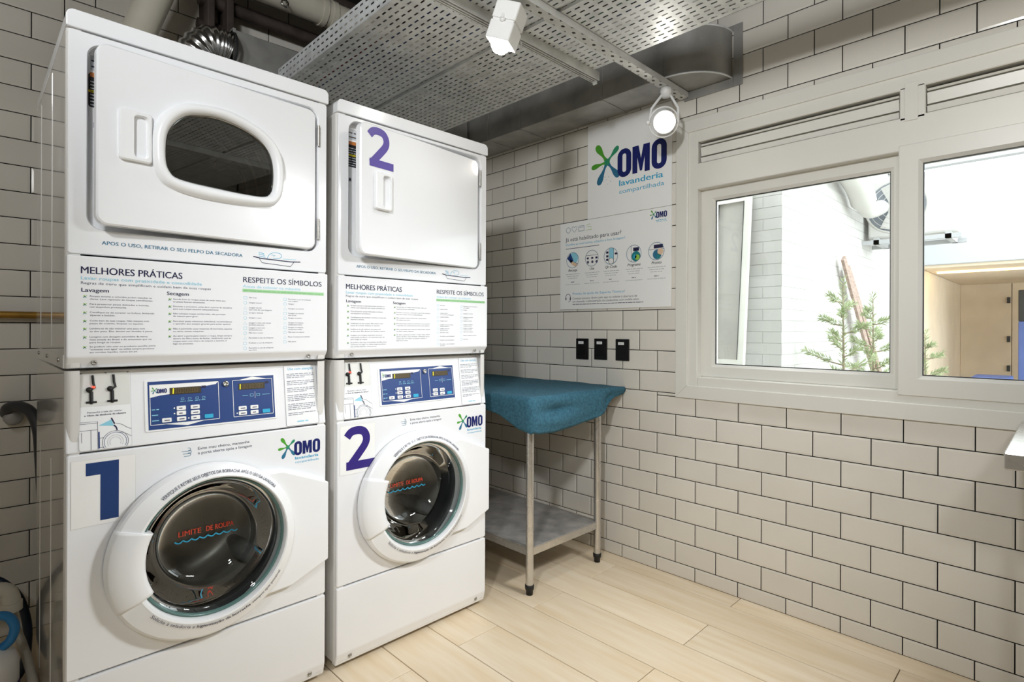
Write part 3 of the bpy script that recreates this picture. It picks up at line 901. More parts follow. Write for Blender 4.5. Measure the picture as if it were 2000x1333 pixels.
    for k in range(3):
        a = math.radians(80+120*k); cc, ss = math.cos(a), math.sin(a)
        m = MB().tube([(DC[0]+.25*cc, yf+.15, DC[1]+.25*ss), (DC[0]+.225*cc, yf+.28, DC[1]+.225*ss), (DC[0]+.25*cc, yf+.43, DC[1]+.25*ss)], [.02, .035, .02], 10)
        obj('drum_lifter', m, 'drum_dark', drum)
    # lettering round the door
    slope = lambda x, z, d: (x, yf - (.0495 - (math.hypot(x-OC[0]-.008, z-OC[1]-.004)-.202)*.414) - .0012 - d, z)
    p = Print(slope)
    def wt(R):
        return lambda px, py: (DC[0]+(R+py)*math.sin(px/R + .08), DC[1]+(R+py)*math.cos(px/R + .08))
    def wb(R, a):
        return lambda px, py: (DC[0]+(R-py)*math.sin(a - px/R), DC[1]+(R-py)*math.cos(a - px/R))
    p.text('VERIFIQUE E RETIRE SEUS OBJETOS DA BORRACHA APÓS O USO DA LAVADORA', 0, 0, 'p_navy', .0085, .327, bold=.008, warp=wt(.2085))
    p.done('door_lettering', door)
    p = Print(slope)
    p.text('Solicite à zeladoria a', 0, 0, 'p_navy', .0085, .126, warp=wb(.2165, PI+.570))
    p.text('higienização da borracha', 0, 0, 'p_navy', .0085, .148, bold=.022, warp=wb(.2165, PI-.09))
    p.text('sempre que possível', 0, 0, 'p_navy', .0085, .110, warp=wb(.2165, PI-.715))
    p.done('door_lettering', door)
    # --- sloping control panel
    m = MB().prism([(.002, .857), (.031, 1.062), (.06, 1.062), (.06, .857)], lambda y, z, d: (d, yf+y, z), x0+.002, x0+MWID-.002, r=.004, seg=2)
    cp = obj('control_panel', m, 'enamel', root)
    c_ = 1/math.hypot(1, .14); s_ = .14*c_
    F = lambda u, t, d: (x0+u, yf+.002+t*s_-d*c_, .855+t*c_+d*s_)
    # soap hatch
    m = MB().prism(rr(.028, .005, .140, .203, .006, 4), F, -.001, .0025, r=.001, seg=1)
    hatch = obj('dispenser_plate', m, 'plastic_white', cp)
    p = Print(lambda u, t, d: F(u, t, d+.0026))
    p.frame(.028, .005, .140, .203, .0006, 'p_grey', r=.006); p.rect(.030, .116, .138, .1995, 'p_pale')
    for xx in (.034, .086, .134): p.rect(xx-.002, .2, xx+.002, .202, 'p_text', 1)
    p.text('Mantenha a tela do celular', .046, .099, 'p_text', .0042, .074); p.text('a 10cm de distância da câmera', .040, .0915, 'p_navy', .0042, .088, bold=.01)
    w = .0009
    for a in ([(.029,.077),(.067,.077),(.067,.006)], [(.029,.073),(.067,.073)], [(.029,.056),(.067,.056)], [(.053,.056),(.053,.006)], [(.034,.052),(.034,.026)]): p.stroke(a, w, 'p_text')
    p.rect(.068, .008, .071, .050, 'p_blue'); p.stroke([(.071,.034),(.080,.034)], w, 'p_text'); p.stroke([(.071,.010),(.080,.010)], w, 'p_text')
    for r_, mm in ((.024,'p_blue'), (.028,'p_text'), (.017,'p_grey'), (.012,'p_grey')): p.stroke([q for q in circ(.104, .021, r_, 30, -32, 212)], w, mm)
    p.poly([(.069,.066), (.096,.079), (.101,.062)], 'p_aqua'); p.stroke([(.096,.083), (.103,.067)], .003, 'p_navy', 1)
    p.stroke(smoothc([(.101,.064),(.106,.058),(.108,.050)], 4, False), .003, 'p_navy', 1)
    p.stroke(smoothc([(.106,.068),(.118,.064),(.130,.055),(.139,.050)], 4, False), w, 'p_text'); p.stroke(smoothc([(.108,.044),(.122,.042),(.139,.031)], 4, False), w, 'p_text')
    p.done('dispenser_drawing', hatch)
    for ux, red in ((.055, True), (.099, False)):
        m = MB()
        m.tube([F(ux+.003, .196, .006), F(ux+.004, .176, .006), F(ux+.007, .164, .006), F(ux, .160, .007), F(ux-.004, .156, .006)], .0028, 8)
        m.lathe([(.0001, .010), (.006, .009), (.0072, .004), (.0072, 0)], F(ux-.004, .159, 0), (0, -c_, s_), 14)
        m.tube([F(ux, .154, .004), F(ux, .128, .004)], .0042, 8); m.tube([F(ux-.011, .127, .004), F(ux+.011, .127, .004)], .0026, 8)
        m.lathe([(.0001, .008), (.004, .006), (.004, 0)], F(ux, .126, 0), (0, -c_, s_), 10)
        lv = obj('dispenser_lever', m, 'rubber_black', cp)
        if red:
            obj('indicator', MB().lathe([(.0001, .011), (.003, .010), (.0035, .004)], F(ux+.005, .165, 0), (0, -c_, s_), 10), 'led_red', lv)
    # keypad
    m = MB().prism(rr(.170, .035, .523, .176, .004, 3), F, -.001, .003, r=.001, seg=1)
    kp = obj('keypad', m, 'plastic_white', cp)
    p = Print(lambda u, t, d: F(u, t, d+.003)); NV = 'p_blue'
    p.rect(.178, .040, .516, .171, NV)
    p.poly([(.182,.127), (.207,.132), (.230,.134), (.309,.149), (.348,.154), (.355,.161), (.182,.162)], 'p_white', 1)
    for (a, b) in ((.182, .356), (.394, .511)): p.frame(a, .052, b, .162, .0014, 'p_white', 2, r=.002)
    p.poly([(.216,.0525), (.272,.0435), (.316,.0525)], 'p_white', 2); p.poly([(.412,.1615), (.452,.170), (.496,.1615)], 'p_white', 2)
    logo(p, .186, .131, .083, full=False, lay=3)
    for (a, b) in ((.230, .309), (.411, .488)):
        p.rect(a, .132, b, .151, 'p_amber', 3)
        for k in range(7): p.frame(a+.012+.0088*k, .135, a+.018+.0088*k, .148, .0012, 'p_amber2', 4, r=.001)
    p.rect(.310, .146, .322, .152, 'p_navy', 3); p.rect(.488, .147, .500, .153, 'p_navy', 3)
    for xx in (.261, .279, .298, .315): p.frame(xx-.004, .115, xx+.004, .121, .0008, 'p_aqua', 3, r=.001); p.greek(xx-.006, .1105, .014, .0022, 'p_aqua', 3)
    for xx in (.448, .467): p.frame(xx-.005, .110, xx+.005, .118, .001, 'p_aqua', 3, r=.001)
    p.rect(.4573, .104, .4581, .124, 'p_white', 3); p.rect(.421, .1132, .437, .1145, 'p_aqua', 3); p.rect(.479, .1130, .502, .1142, 'p_aqua', 3)
    for t in (.094, .079, .064): p.greek(.186, t-.001, .017, .003, 'p_aqua', 3); p.rect(.186, t-.004, .246, t-.0036, 'p_steel', 2)
    for (xx, t) in ((.240,.094), (.240,.079), (.275,.063), (.404,.063)): p.poly(circ(xx, t, .002, 8), 'p_white', 3)
    p.done('keypad_print', kp)
    for a in (.238, .415):
        obj('display_digit', MB().prism([(a-.001,.134), (a+.0012,.134), (a+.0022,.149), (a,.149)], F, .0045, .0052), 'led_yellow', kp)
    for i, (xx, t) in enumerate(((.257,.093), (.292,.093), (.257,.079), (.292,.078), (.257,.063), (.292,.063), (.221,.063), (.327,.063), (.420,.077), (.454,.077), (.420,.062), (.454,.062), (.489,.062))):
        cyan = i in (7, 12)
        m = MB().prism(rr(xx-.0115, t-.0058, xx+.0115, t+.0058, .0018, 3), F, .0036, .0056, r=.0005, seg=1)
        bt = obj('button', m, 'p_cyan' if cyan else 'p_white', kp)
        if not cyan:
            q = Print(lambda u, v, d: F(u, v, d+.0056)); q.greek(xx-.006, t-.0018, .013, .0036, 'p_text'); q.done('button_mark', bt)
    m = MB().lathe([(.0085, 0), (.0085, .005), (.007, .007), (.0045, .007), (.004, .005), (.0005, .005)], F(.375, .153, .003), (0, -c_, s_), 20)
    lk = obj('key_lock', m, 'chrome', kp)
    # notice at the right
    m = MB().prism(rr(.550, .005, .658, .200, .005, 3), F, -.001, .0016, r=.0004, seg=1)
    nt = obj('notice', m, 'plastic_white', cp)
    p = Print(lambda u, t, d: F(u, t, d+.0017)); rnd = random.Random(3)
    p.frame(.550, .005, .658, .200, .0008, 'p_text', r=.005)
    p.text('Use com atenção', .562, .184, 'p_cyan', .0085, .084, shear=.2)
    t = .170
    for blk in (3, 3, 3, 4, 4, 2):
        for k in range(blk):
            p.greek(.558, t, .090 if k < blk-1 else rnd.uniform(.04, .08), .0030, 'p_mid', rnd=rnd); t -= .0056
        t -= .006
    p.greek(.585, .016, .045, .005, 'p_aqua', rnd=rnd)
    p.done('notice_lettering', nt)
    # --- stickers on the front panel
    p = Print(frame_front(yf)); X = lambda x: x0+x
    p.rect(X(.012), .668, X(.148), .838, 'p_pale', 0)
    p.rect(X(.013), .669, X(.147), .837, 'p_white', 1)
    if num == 1:
        p.tris([(X(a), b) for a, b in ((.042,.829), (.111,.829), (.111,.679), (.072,.679), (.072,.797), (.042,.797))], [(0,1,4,5), (1,2,3,4)], 'p_digit1', 2)
    else:
        hgt, wid, sx, sz = .150, .118, X(.030), .683
        arc = smoothc([(.07,.76),(.2,.87),(.40,.90),(.60,.86),(.70,.72),(.66,.56),(.46,.36),(.14,.07)], 6, False)
        p.stroke([(sx+wid*a, sz+hgt*b) for a, b in arc], .028, 'p_violet', 2)
        p.poly([(sx+wid*a, sz+hgt*b) for a, b in ((.05,0), (.98,0), (.98,.19), (.05,.19))], 'p_violet', 3)
    p.done('number_sticker', fp)
    p = Print(frame_front(yf))
    p.text('Evite mau cheiro, mantenha', X(.297), .8255, 'p_navy', .0080, .140); p.text('a porta aberta após a lavagem', X(.297), .8125, 'p_navy', .0080, .147)
    for k, (zz, l) in enumerate(((.829, .012), (.822, .018), (.815, .013))):
        cxx = X(.258+.012+l*.3)
        p.stroke([(X(.256+.003*k), zz-.003)] + [(cxx+.0045*math.cos(math.radians(a)), zz+.0012+.0045*math.sin(math.radians(a))) for a in range(-90, 150, 24)], .0013, 'p_steel')
    p.done('odour_notice', fp)
    p = Print(frame_front(yf)); logo(p, X(.524), .738, .306); p.done('brand_mark', fp)
    return root

YF = 1.747
washer(.174, YF, 1, 'front-loading washing machine with a large blue 1 at its upper left')
dryer(.174, YF, 1, 'white tumble dryer with an oval dark window in its door, nearest the camera', .643, math.radians(4.4), 0.0)
washer(.895, YF+.004, 2, 'front-loading washing machine with a large dark purple 2 sticker')
dryer(.895, YF+.006, 2, 'white tumble dryer with a plain solid door bearing a purple 2', .634, math.radians(6.5), .010)
# ================================================================ WORK TABLE, CLOTH, COUNTER
TX0, TX1, TYN, TYF = 1.775, 2.270, 1.680, 2.700
tb = thing('work_table', ((TX0+TX1)/2, (TYN+TYF)/2, 0), 'stainless steel work table with an undershelf, standing under the teal cloth', 'table')
for (x, y) in ((TX0, TYN), (TX1, TYN), (TX0, TYF), (TX1, TYF)):
    leg = obj('leg', MB().tube([(x, y, .040), (x, y, .84)], .0175, 20), 'stainless', tb)
    obj('rubber_foot', MB().lathe([(.0005, 0), (.015, 0), (.016, .020), (.0195, .024), (.0205, .034), (.0205, .044), (.016, .046)], (x, y, 0), (0,0,1), 18), 'rubber_black', leg)
m = MB(); zt, th = .207, .036
a, b, c, d = TX0-.008, TX1+.008, TYN-.008, TYF+.008
m.box(a, c, zt-.003, b, d, zt, r=.0012, seg=1)
sf = obj('undershelf', m, 'stainless_worn', tb)
m = MB()
m.box(a, c, zt-th, b, c+.004, zt-.0032); m.box(a, d-.004, zt-th, b, d, zt-.0032); m.box(a, c+.0042, zt-th, a+.004, d-.0042, zt-.0032); m.box(b-.004, c+.0042, zt-th, b, d-.0042, zt-.0032)
obj('shelf_rim', m, 'stainless', sf)
m = MB().box(1.715, 1.625, .838, 2.398, 2.760, .872, r=.003); obj('tabletop', m, 'stainless', tb)

# cloth: draped sheet over the top, sagging folds at the near end
m = MB()
cx0, cx1, cy0, cy1, ct = 1.706, 2.402, 1.612, 2.775, .8775
NX, NY = 34, 40
def cl_hem(t):      # hem height along the near end, t 0..1 from left to right
    pts = [(0, .735), (.06, .722), (.2, .716), (.4, .724), (.6, .742), (.74, .765), (.80, .800), (.86, .832), (1.0, .845)]
    for (a, b), (c, d) in zip(pts, pts[1:]):
        if t <= c: return b + (d-b)*(t-a)/(c-a)
    return pts[-1][1]
def left_hem(t):    # hem along the machine side, t 0 near .. 1 far
    pts = [(0, .730), (.07, .735), (.16, .790), (.28, .812), (1.0, .815)]
    for (a, b), (c, d) in zip(pts, pts[1:]):
        if t <= c: return b + (d-b)*(t-a)/(c-a)
    return pts[-1][1]
wob = lambda a, b: .0022*math.sin(a*23+b*11) + .0018*math.sin(a*51-b*37)
top = []
for j in range(NY+1):
    for i in range(NX+1):
        x = cx0+(cx1-cx0)*i/NX; y = cy0+(cy1-cy0)*j/NY
        top.append((x, y, ct + wob(x, y)*.6))
m.add(top, [(j*(NX+1)+i, j*(NX+1)+i+1, (j+1)*(NX+1)+i+1, (j+1)*(NX+1)+i) for j in range(NY) for i in range(NX)], 0, True)
R_ = 12
G_ = lambda a, b, w: math.exp(-((a-b)/w)**2)
def f_near(t, q):
    f = .004*math.sin(t*9+1)*q
    f += -.030*G_(t, .24, .13)*G_(q, .40, .13)                 # tucked crease below the corner
    f += .012*G_(t, .26, .2)*G_(q, .72, .2)
    f += -.024*G_(t, .80, .05)*G_(q, .6, .3) + .012*G_(t, .68, .07)*q
    f += -.010*q*q - .006*G_(q, .86, .03)
    return f
def f_left(t, q): return -.022*G_(t, .07, .06)*q + .003*math.sin(t*25)*q
# one skirt: along the machine side from the far end to the corner, then along the near end
path = [(top[j*(NX+1)], (-1, 0), left_hem(j/NY), (lambda q, t=j/NY: f_left(t, q))) for j in range(NY, 0, -1)]
path += [(top[0], (-.7, -.7), .728, (lambda q: .004*q))]
path += [(top[i], (0, -1), cl_hem(i/NX), (lambda q, t=i/NX: f_near(t, q))) for i in range(1, NX+1)]
V_ = []
for k in range(R_+1):
    q = k/R_
    for (x, y, z), n_, zb, f in path:
        o_ = .009*math.sin(min(1, q*3)*PI/2) + f(q)*min(1, q*4)
        V_.append((x+n_[0]*o_, y+n_[1]*o_, z+(zb-z)*q))
L_ = len(path)
m.add(V_, [(k*L_+i, k*L_+i+1, (k+1)*L_+i+1, (k+1)*L_+i) for k in range(R_) for i in range(L_-1)], 0, True)
cloth = obj('tablecloth', m, 'teal_cloth', None, loc=(2.05, 2.19, .7), weld=True)
sol = cloth.modifiers.new('thickness', 'SOLIDIFY'); sol.thickness = .003; sol.offset = 1
tag(cloth, 'teal blue cloth draped over the steel work table beside the machines', 'cloth')

# steel counter whose corner shows at the right edge
ct_ = thing('steel_counter', (2.07, -.55, 0), 'stainless steel counter against the window wall, corner at the right edge', 'counter')
obj('counter_top', MB().box(1.745, -1.25, .846, 2.396, .112, .886, r=.003), 'stainless', ct_)
for (x, y) in ((1.80, -1.2), (2.34, -1.2), (1.80, -.02), (2.34, -.02)):
    obj('leg', MB().tube([(x, y, 0), (x, y, .846)], .018, 16), 'stainless', ct_)

# ================================================================ ON THE WINDOW WALL
bd = thing('logo_board', (WX, 1.60, 1.770), 'white board with the large OMO lavanderia compartilhada logo', 'sign')
pb = obj('board', MB().box(WX-.007, 1.347, 1.770, WX-.0002, 1.850, 2.272, r=.001, seg=1), 'vinyl', bd)
p = Print(frame_wall(WX-.007)); logo(p, -1.82, 1.868, 1.0)
for a, b, r_ in ((1.752,2.035,.003), (1.735,1.978,.003), (1.712,1.975,.003), (1.727,1.962,.0025), (1.700,1.950,.003), (1.718,1.938,.002), (1.742,1.955,.002)): p.poly(circ(-a, b, r_, 8), 'p_grey')
p.done('board_logo', pb)

po = thing('instruction_board', (WX, 1.70, 1.283), 'white board of washing instructions with five round drawings below the logo board', 'sign')
pb = obj('board', MB().box(WX-.006, 1.347, 1.283, WX-.0002, 2.043, 1.7685, r=.001, seg=1), 'vinyl', po)
p = Print(frame_wall(WX-.006))
U = lambda y: -y
# icons
p.stroke(circ(U(1.984), 1.727, .015, 20), .0022, 'p_steel', closed=True)
p.stroke([(U(1.941)+.019*a, 1.728+.017*b) for a, b in ((0,-1),(-.95,.1),(-.85,.75),(-.4,.9),(0,.45),(.4,.9),(.85,.75),(.95,.1))], .0022, 'p_steel', closed=True)
p.frame(U(1.912), 1.712, U(1.872), 1.742, .0022, 'p_steel', r=.003); p.stroke([(U(1.907),1.733), (U(1.877),1.733)], .0015, 'p_steel')
p.stroke([(U(1.862),1.713), (U(1.823),1.713), (U(1.826),1.728), (U(1.845),1.730), (U(1.858),1.742), (U(1.832),1.744)], .0022, 'p_lime')
p.done('board_icons', pb)
p = Print(frame_wall(WX-.006))
p.text('Já está habilitado para usar?', U(2.004), 1.664, 'p_navy', .021, .372)
p.text('Confira as instruções, adquira e boa lavagem!', U(2.001), 1.640, 'p_cyan', .0115, .392)
p.rect(U(2.001), 1.6215, U(1.771), 1.6245, 'p_text')
p.done('board_heading', pb)
names = ('Recarga', 'Use', 'Qr Code', 'Programe', 'Pronto')
rnd = random.Random(9)
for i, (y, nm) in enumerate(zip((1.952, 1.820, 1.696, 1.556, 1.428), names)):
    cx, cz, r_ = U(y), 1.557, .044
    p = Print(frame_wall(WX-.006))
    p.poly(circ(cx, cz, r_, 28), 'p_white', 0); 
    p.ring(circ(cx, cz, r_, 28), circ(cx, cz, r_-.0022, 28), 'p_steel', 3)
    if i == 0:
        p.poly(circ(cx+.006, cz+.01, .032, 18), 'p_aqua', 1)
        p.poly([(cx-.040,cz+.012), (cx-.016,cz+.040), (cx+.006,cz-.002), (cx-.012,cz-.016)], 'p_blue', 2)
        p.poly([(cx-.020,cz+.006), (cx+.004,cz-.010), (cx+.036,cz-.024), (cx+.020,cz-.038), (cx-.012,cz-.020)], 'p_skin', 2)
        p.stroke([(cx-.022,cz+.008), (cx+.004,cz-.008), (cx+.036,cz-.023)], .002, 'p_text', 2)
    if i == 1:
        p.stroke([(cx-.042,cz+.016), (cx+.042,cz+.016)], .002, 'p_text', 1)
        for dx in (-.026, .004, .032):
            p.rect(cx+dx-.008, cz-.004, cx+dx+.006, cz+.006, 'p_navy', 1); p.poly(circ(cx+dx, cz-.020, .0075, 12), 'p_text', 1)
    if i == 2:
        p.rect(cx-.010, cz-.030, cx+.018, cz+.040, 'p_aqua', 1); p.poly(circ(cx+.002, cz-.026, .016, 14), 'p_white', 2); p.stroke(circ(cx+.002, cz-.026, .016, 14), .002, 'p_text', 2, True)
        for dz in (.020, .0, -.018): p.rect(cx-.030, cz+dz-.005, cx-.016, cz+dz+.006, 'p_navy', 1)
        p.rect(cx+.024, cz+.006, cx+.040, cz+.016, 'p_navy', 1)
        for dx in (-.012, .018): p.stroke([(cx+dx, cz-.036), (cx+dx, cz+.038)], .0018, 'p_text', 2)
    if i == 3:
        p.rect(cx-.004, cz+.012, cx+.030, cz+.030, 'p_navy', 1); p.poly(circ(cx+.012, cz-.014, .026, 18), 'p_teal', 1); p.poly(circ(cx+.020, cz-.020, .014, 14), 'p_lime', 2); p.poly(circ(cx+.006, cz-.016, .010, 14), 'p_cyan', 2)
        p.stroke([(cx-.016, cz-.040), (cx-.016, cz+.040)], .002, 'p_text', 1)
    if i == 4:
        p.rect(cx-.014, cz+.014, cx+.036, cz+.032, 'p_navy', 1); p.poly(circ(cx+.004, cz-.016, .024, 18), 'p_steel', 1); p.poly(circ(cx+.022, cz-.004, .016, 14), 'p_skin', 2); p.poly(circ(cx+.012, cz-.026, .012, 14), 'p_teal', 2)
        p.stroke([(cx-.043, cz+.010), (cx+.043, cz+.010)], .0018, 'p_text', 1)
    p.text(nm, cx, 1.495, 'p_black', .0135, None, bold=.012, align='C', shear=.28)
    for k in range(3): p.greek(cx-.048+.008*k, 1.478-.0115*k, .10-.018*k, .0042, 'p_grey', rnd=rnd)
    p.greek(cx-.012, 1.434, .024, .0045, 'p_text', rnd=rnd); p.greek(cx-.05, 1.421, .10, .0038, 'p_grey', rnd=rnd)
    p.done('step_drawing', pb)
p = Print(frame_wall(WX-.006))
p.text('Precisa de ajuda do Suporte Técnico?', U(1.951), 1.364, 'p_cyan', .0125, .342)
p.text('Contate conosco direto pelo app ou solicite à abertura de', U(1.951), 1.3385, 'p_text', .0110, .415)
p.text('um chamado à administração do condomínio com mobile ativo.', U(1.951), 1.3215, 'p_text', .0110, .428)
p.greek(U(1.951), 1.309, .45, .0045, 'p_text', rnd=rnd)
p.stroke([(U(1.984)+.017*math.cos(math.radians(a)), 1.350+.020*math.sin(math.radians(a))) for a in range(-20, 201, 20)], .003, 'p_navy')
for sx in (-1, 1): p.rect(U(1.984)+sx*.016-.0035, 1.336, U(1.984)+sx*.016+.0035, 1.350, 'p_navy')
p.stroke(smoothc([(U(1.984)+.016,1.337), (U(1.984)+.012,1.328), (U(1.984)+.002,1.326)], 4, False), .0025, 'p_navy')
p.done('board_footer', pb)
p = Print(frame_wall(WX-.006)); logo(p, U(1.464), 1.700, .208, full=False)
p.greek(U(1.432), 1.706, .06, .004, 'p_cyan', rnd=rnd); p.greek(U(1.428), 1.699, .056, .0035, 'p_aqua', rnd=rnd)
p.done('board_logo', pb)

for (ya, yb, z0, z1, lb) in ((1.842, 1.925, 1.009, 1.123, 'black wall outlet plate nearest the machines, left of three'), (1.720, 1.801, 1.012, 1.124, 'black wall outlet plate in the middle of three below the boards'),
                     (1.583, 1.664, 1.012, 1.123, 'black wall outlet plate nearest the window, right of three')):
    o = thing('outlet_plate', (WX, (ya+yb)/2, z0), lb, 'outlet', 'black outlet plates')
    pl = obj('plate', MB().box(WX-.009, ya, z0, WX-.0002, yb, z1, r=.0025), 'plate_black', o)
    obj('socket_insert', MB().box(WX-.0105, ya+.016, z0+.020, WX-.006, yb-.016, z0+.080, r=.001), 'plate_black', pl)
    p = Print(frame_wall(WX-.009)); p.rect(-yb+.017, z1-.030, -yb+.053, z1-.016, 'p_white'); p.greek(-yb+.024, z1-.025, .022, .004, 'p_grey', 1); p.done('paper_label', pl)

# ================================================================ OVERHEAD
# perforated cable trays
def tray(x0, x1, y0, y1, z, hgt, label):
    m = MB()
    PX, PY, SL, SW = .0276, .0387, .0225, .0072
    def plate(n0, n1, fr):
        # slotted sheet: n0 rows across, n1 slots along, frame fr(a, b) with a across and b along
        for i in range(n0):
            for j in range(n1):
                a0, b0 = i*PX, j*PY
                O = [(a0, b0), (a0+PX, b0), (a0+PX, b0+PY), (a0, b0+PY)]
                ca, cb = a0+PX/2, b0+PY/2
                I = [(ca-SW/2, cb-SL/2), (ca+SW/2, cb-SL/2), (ca+SW/2, cb+SL/2), (ca-SW/2, cb+SL/2)]
                m.strip([fr(*q) for q in O], [fr(*q) for q in I])
    n1 = int((y1-y0)/PY); n0 = int((x1-x0)/PX); ex = ((x1-x0) - n0*PX)/2
    plate(n0, n1, lambda a, b: (x0+ex+a, y0+b, z))
    ye = y0+n1*PY
    for (a, b) in ((x0, x0+ex), (x1-ex, x1)): m.add([(a,y0,z), (b,y0,z), (b,ye,z), (a,ye,z)], [(0,1,2,3)])
    for xs in (x0, x1):
        plate(3, n1, lambda a, b: (xs, y0+b, z+.001+a))
        sg = 1 if xs == x0 else -1
        m.add([(xs,y0,z+.001+3*PX), (xs,ye,z+.001+3*PX), (xs+sg*.012,ye,z+.001+3*PX), (xs+sg*.012,y0,z+.001+3*PX)], [(0,1,2,3)])
    o = obj('cable_tray', m, 'galvanised', None, loc=((x0+x1)/2, (y0+y1)/2, z))
    s = o.modifiers.new('sheet', 'SOLIDIFY'); s.thickness = .0012; s.offset = 0
    tag(o, label, 'cable tray', 'perforated cable trays')
TZ = 2.2865
tray(1.024, 1.455, -1.6, 2.585, TZ, .085, 'perforated galvanised cable tray above the gap between the machines')
tray(1.481, 1.912, -1.6, 2.585, TZ, .085, 'perforated galvanised cable tray nearest the window wall')
m = MB().box(1.4575, -1.6, TZ+.012, 1.4785, 2.58, TZ+.016)
for k in range(9): m.lathe([(.006, 0), (.006, -.003), (.0005, -.004)], (1.468, -.1+.3*k, TZ+.012), (0,0,1), 8)
tag(obj('tray_coupler', m, 'galvanised', None, loc=(1.468, .95, TZ)), 'narrow metal strip joining the two cable trays along the gap', 'coupler')
rnd = random.Random(4)
for k, (x, mm, nm) in enumerate(((1.08, 'cable_grey', 'grey'), (1.13, 'cable_red', 'dark red'), (1.17, 'cable_blue', 'blue'), (1.22, 'cable_blue', 'thick blue'), (1.27, 'cable_blue', 'second blue'), (1.31, 'cable_grey', 'pale grey'), (1.36, 'cable_blue', 'outer blue'), (1.60, 'cable_green', 'green'), (1.66, 'cable_blue', 'thin blue'), (1.74, 'cable_grey', 'light grey'), (1.82, 'cable_green', 'pale green'))):
    pts = [(x+rnd.uniform(-.007, .007), y, TZ+.012) for y in (-.25, .1, .5, .9, 1.3, 1.7, 2.1, 2.5)]
    c = obj('data_cable', MB().tube(smoothc(pts, 4, False), rnd.uniform(.006, .009), 6), mm, None, loc=(x, .95, TZ))
    tag(c, nm + ' cable lying in the cable tray ' + ('above the machines' if x < 1.48 else 'near the window wall'), 'cable', 'cables in the trays')

# strut channel carrying the trays, ending at the wall
SY0, SY1, SZ0, SZ1 = 1.262, 1.302, 2.2580, 2.2835
m = MB()
n = 46; pitch = (WX-.009+.4)/n
for k in range(n):
    xa = -.4 + pitch*k; cx = xa+pitch/2
    O = [(xa, SY0), (xa+pitch, SY0), (xa+pitch, SY1), (xa, SY1)]; N = 16
    A = radial(O, (cx, (SY0+SY1)/2), N); B = radial([(cx+.0085*math.cos(2*PI*i/12), (SY0+SY1)/2+.0062*math.sin(2*PI*i/12)) for i in range(12)], (cx, (SY0+SY1)/2), N)
    m.strip([(x, y, SZ0) for x, y in A], [(x, y, SZ0) for x, y in B])
for yy, sg in ((SY0, 1), (SY1, -1)):
    m.add([(-.4,yy,SZ0), (WX-.009,yy,SZ0), (WX-.009,yy,SZ1), (-.4,yy,SZ1)], [(0,1,2,3)])
    m.add([(-.4,yy,SZ1), (WX-.009,yy,SZ1), (WX-.009,yy+sg*.010,SZ1), (-.4,yy+sg*.010,SZ1)], [(0,1,2,3)])
strut = obj('strut_channel', m, 'strut_zinc', None, loc=(1.0, 1.28, SZ0))
s = strut.modifiers.new('sheet', 'SOLIDIFY'); s.thickness = .0016; s.offset = 0
tag(strut, 'perforated steel strut channel carrying the cable trays and reaching the window wall', 'strut')
# lighting track
tr = thing('lighting_track', (.8, 1.455, 2.250), 'slim white lighting track under the cable trays', 'track')
m = MB()
for yy in (1.437, 1.449, 1.4605, 1.470): m.box(-.4, yy, 2.250, 1.945, yy+.0045, 2.280)
m.box(-.4, 1.437, 2.2802, 1.945, 1.4745, 2.2855)
obj('rail', m, 'strut_zinc', tr)
obj('end_clip', MB().box(1.935, 1.447, 2.236, 1.942, 1.466, 2.250), 'strut_zinc', tr)
obj('end_clip', MB().box(1.478, 1.452, 2.224, 1.482, 1.456, 2.250), 'strut_zinc', tr)

def spot_light(parent, loc, target, watts, size=math.radians(110), blend=.8, r=.045):
    l = bpy.data.lights.new('lamp_light', 'SPOT')
    l.energy = watts; l.spot_size = size; l.spot_blend = blend; l.shadow_soft_size = r*2.4
    l.color = (.955, .98, 1.0)
    o = link('lamp_light', l, parent)
    d = (Vector(target)-Vector(loc)).normalized()
    o.rotation_euler = d.to_track_quat('-Z', 'Y').to_euler()
    o.location = Vector(loc) - Vector(off_of(parent))
    return o

# square-bodied spotlight hanging in front of the track
def square_head(base, c, d, label, watts, target, grp='track spotlights', w=.043, lb=.062, lf=.062, cone=110):
    sp = thing('spotlight', base, label, 'spotlight', grp)
    d = Vector(d).normalized(); c = Vector(c)
    e1 = d.cross(Vector((0,0,1))).normalized(); e2 = d.cross(e1).normalized()
    fr = lambda a, b, h: tuple(c + e1*a + e2*b + d*h)
    sq = rr(-w, -w, w, w, .006, 3)
    obj('head', MB().prism(sq, fr, -lb, -.004, r=.002, seg=1).prism(sq, fr, .004, lf, r=.002, seg=1).prism(rr(-w+.004, -w+.004, w-.004, w-.004, .004, 2), fr, -.006, .006), 'lamp_white', sp)
    obj('bulb', MB().lathe([(.0005, .030), (.018, .026), (.029, .014), (.033, 0)], c + d*lf, d, 24), 'bulb', sp)
    m = MB()
    top = Vector(base)
    for s_ in (-1, 1):
        m.tube([c + e1*(w+.006)*s_, c + e1*(w+.006)*s_ + (top-c)*.72, top + e1*.012*s_], .005, 8)
        m.lathe([(.0005, .006), (.009, .005), (.009, 0)], c + e1*w*s_, e1*s_, 12)
    obj('yoke', m, 'lamp_white', sp)
    obj('mount', MB().lathe([(.0005, 0), (.022, 0), (.022, .018), (.0005, .018)], top, (0,0,1), 16), 'lamp_white', sp)
    spot_light(sp, c + d*(lf+.045), target, watts, math.radians(cone))
    return sp
square_head((1.315, 1.330, 2.262), (1.272, 1.318, 2.178), (-.16, .30, -.93), 'white square spotlight with a bright bulb hanging below the trays', LAMP_W*.22, (.95, 1.75, .4))

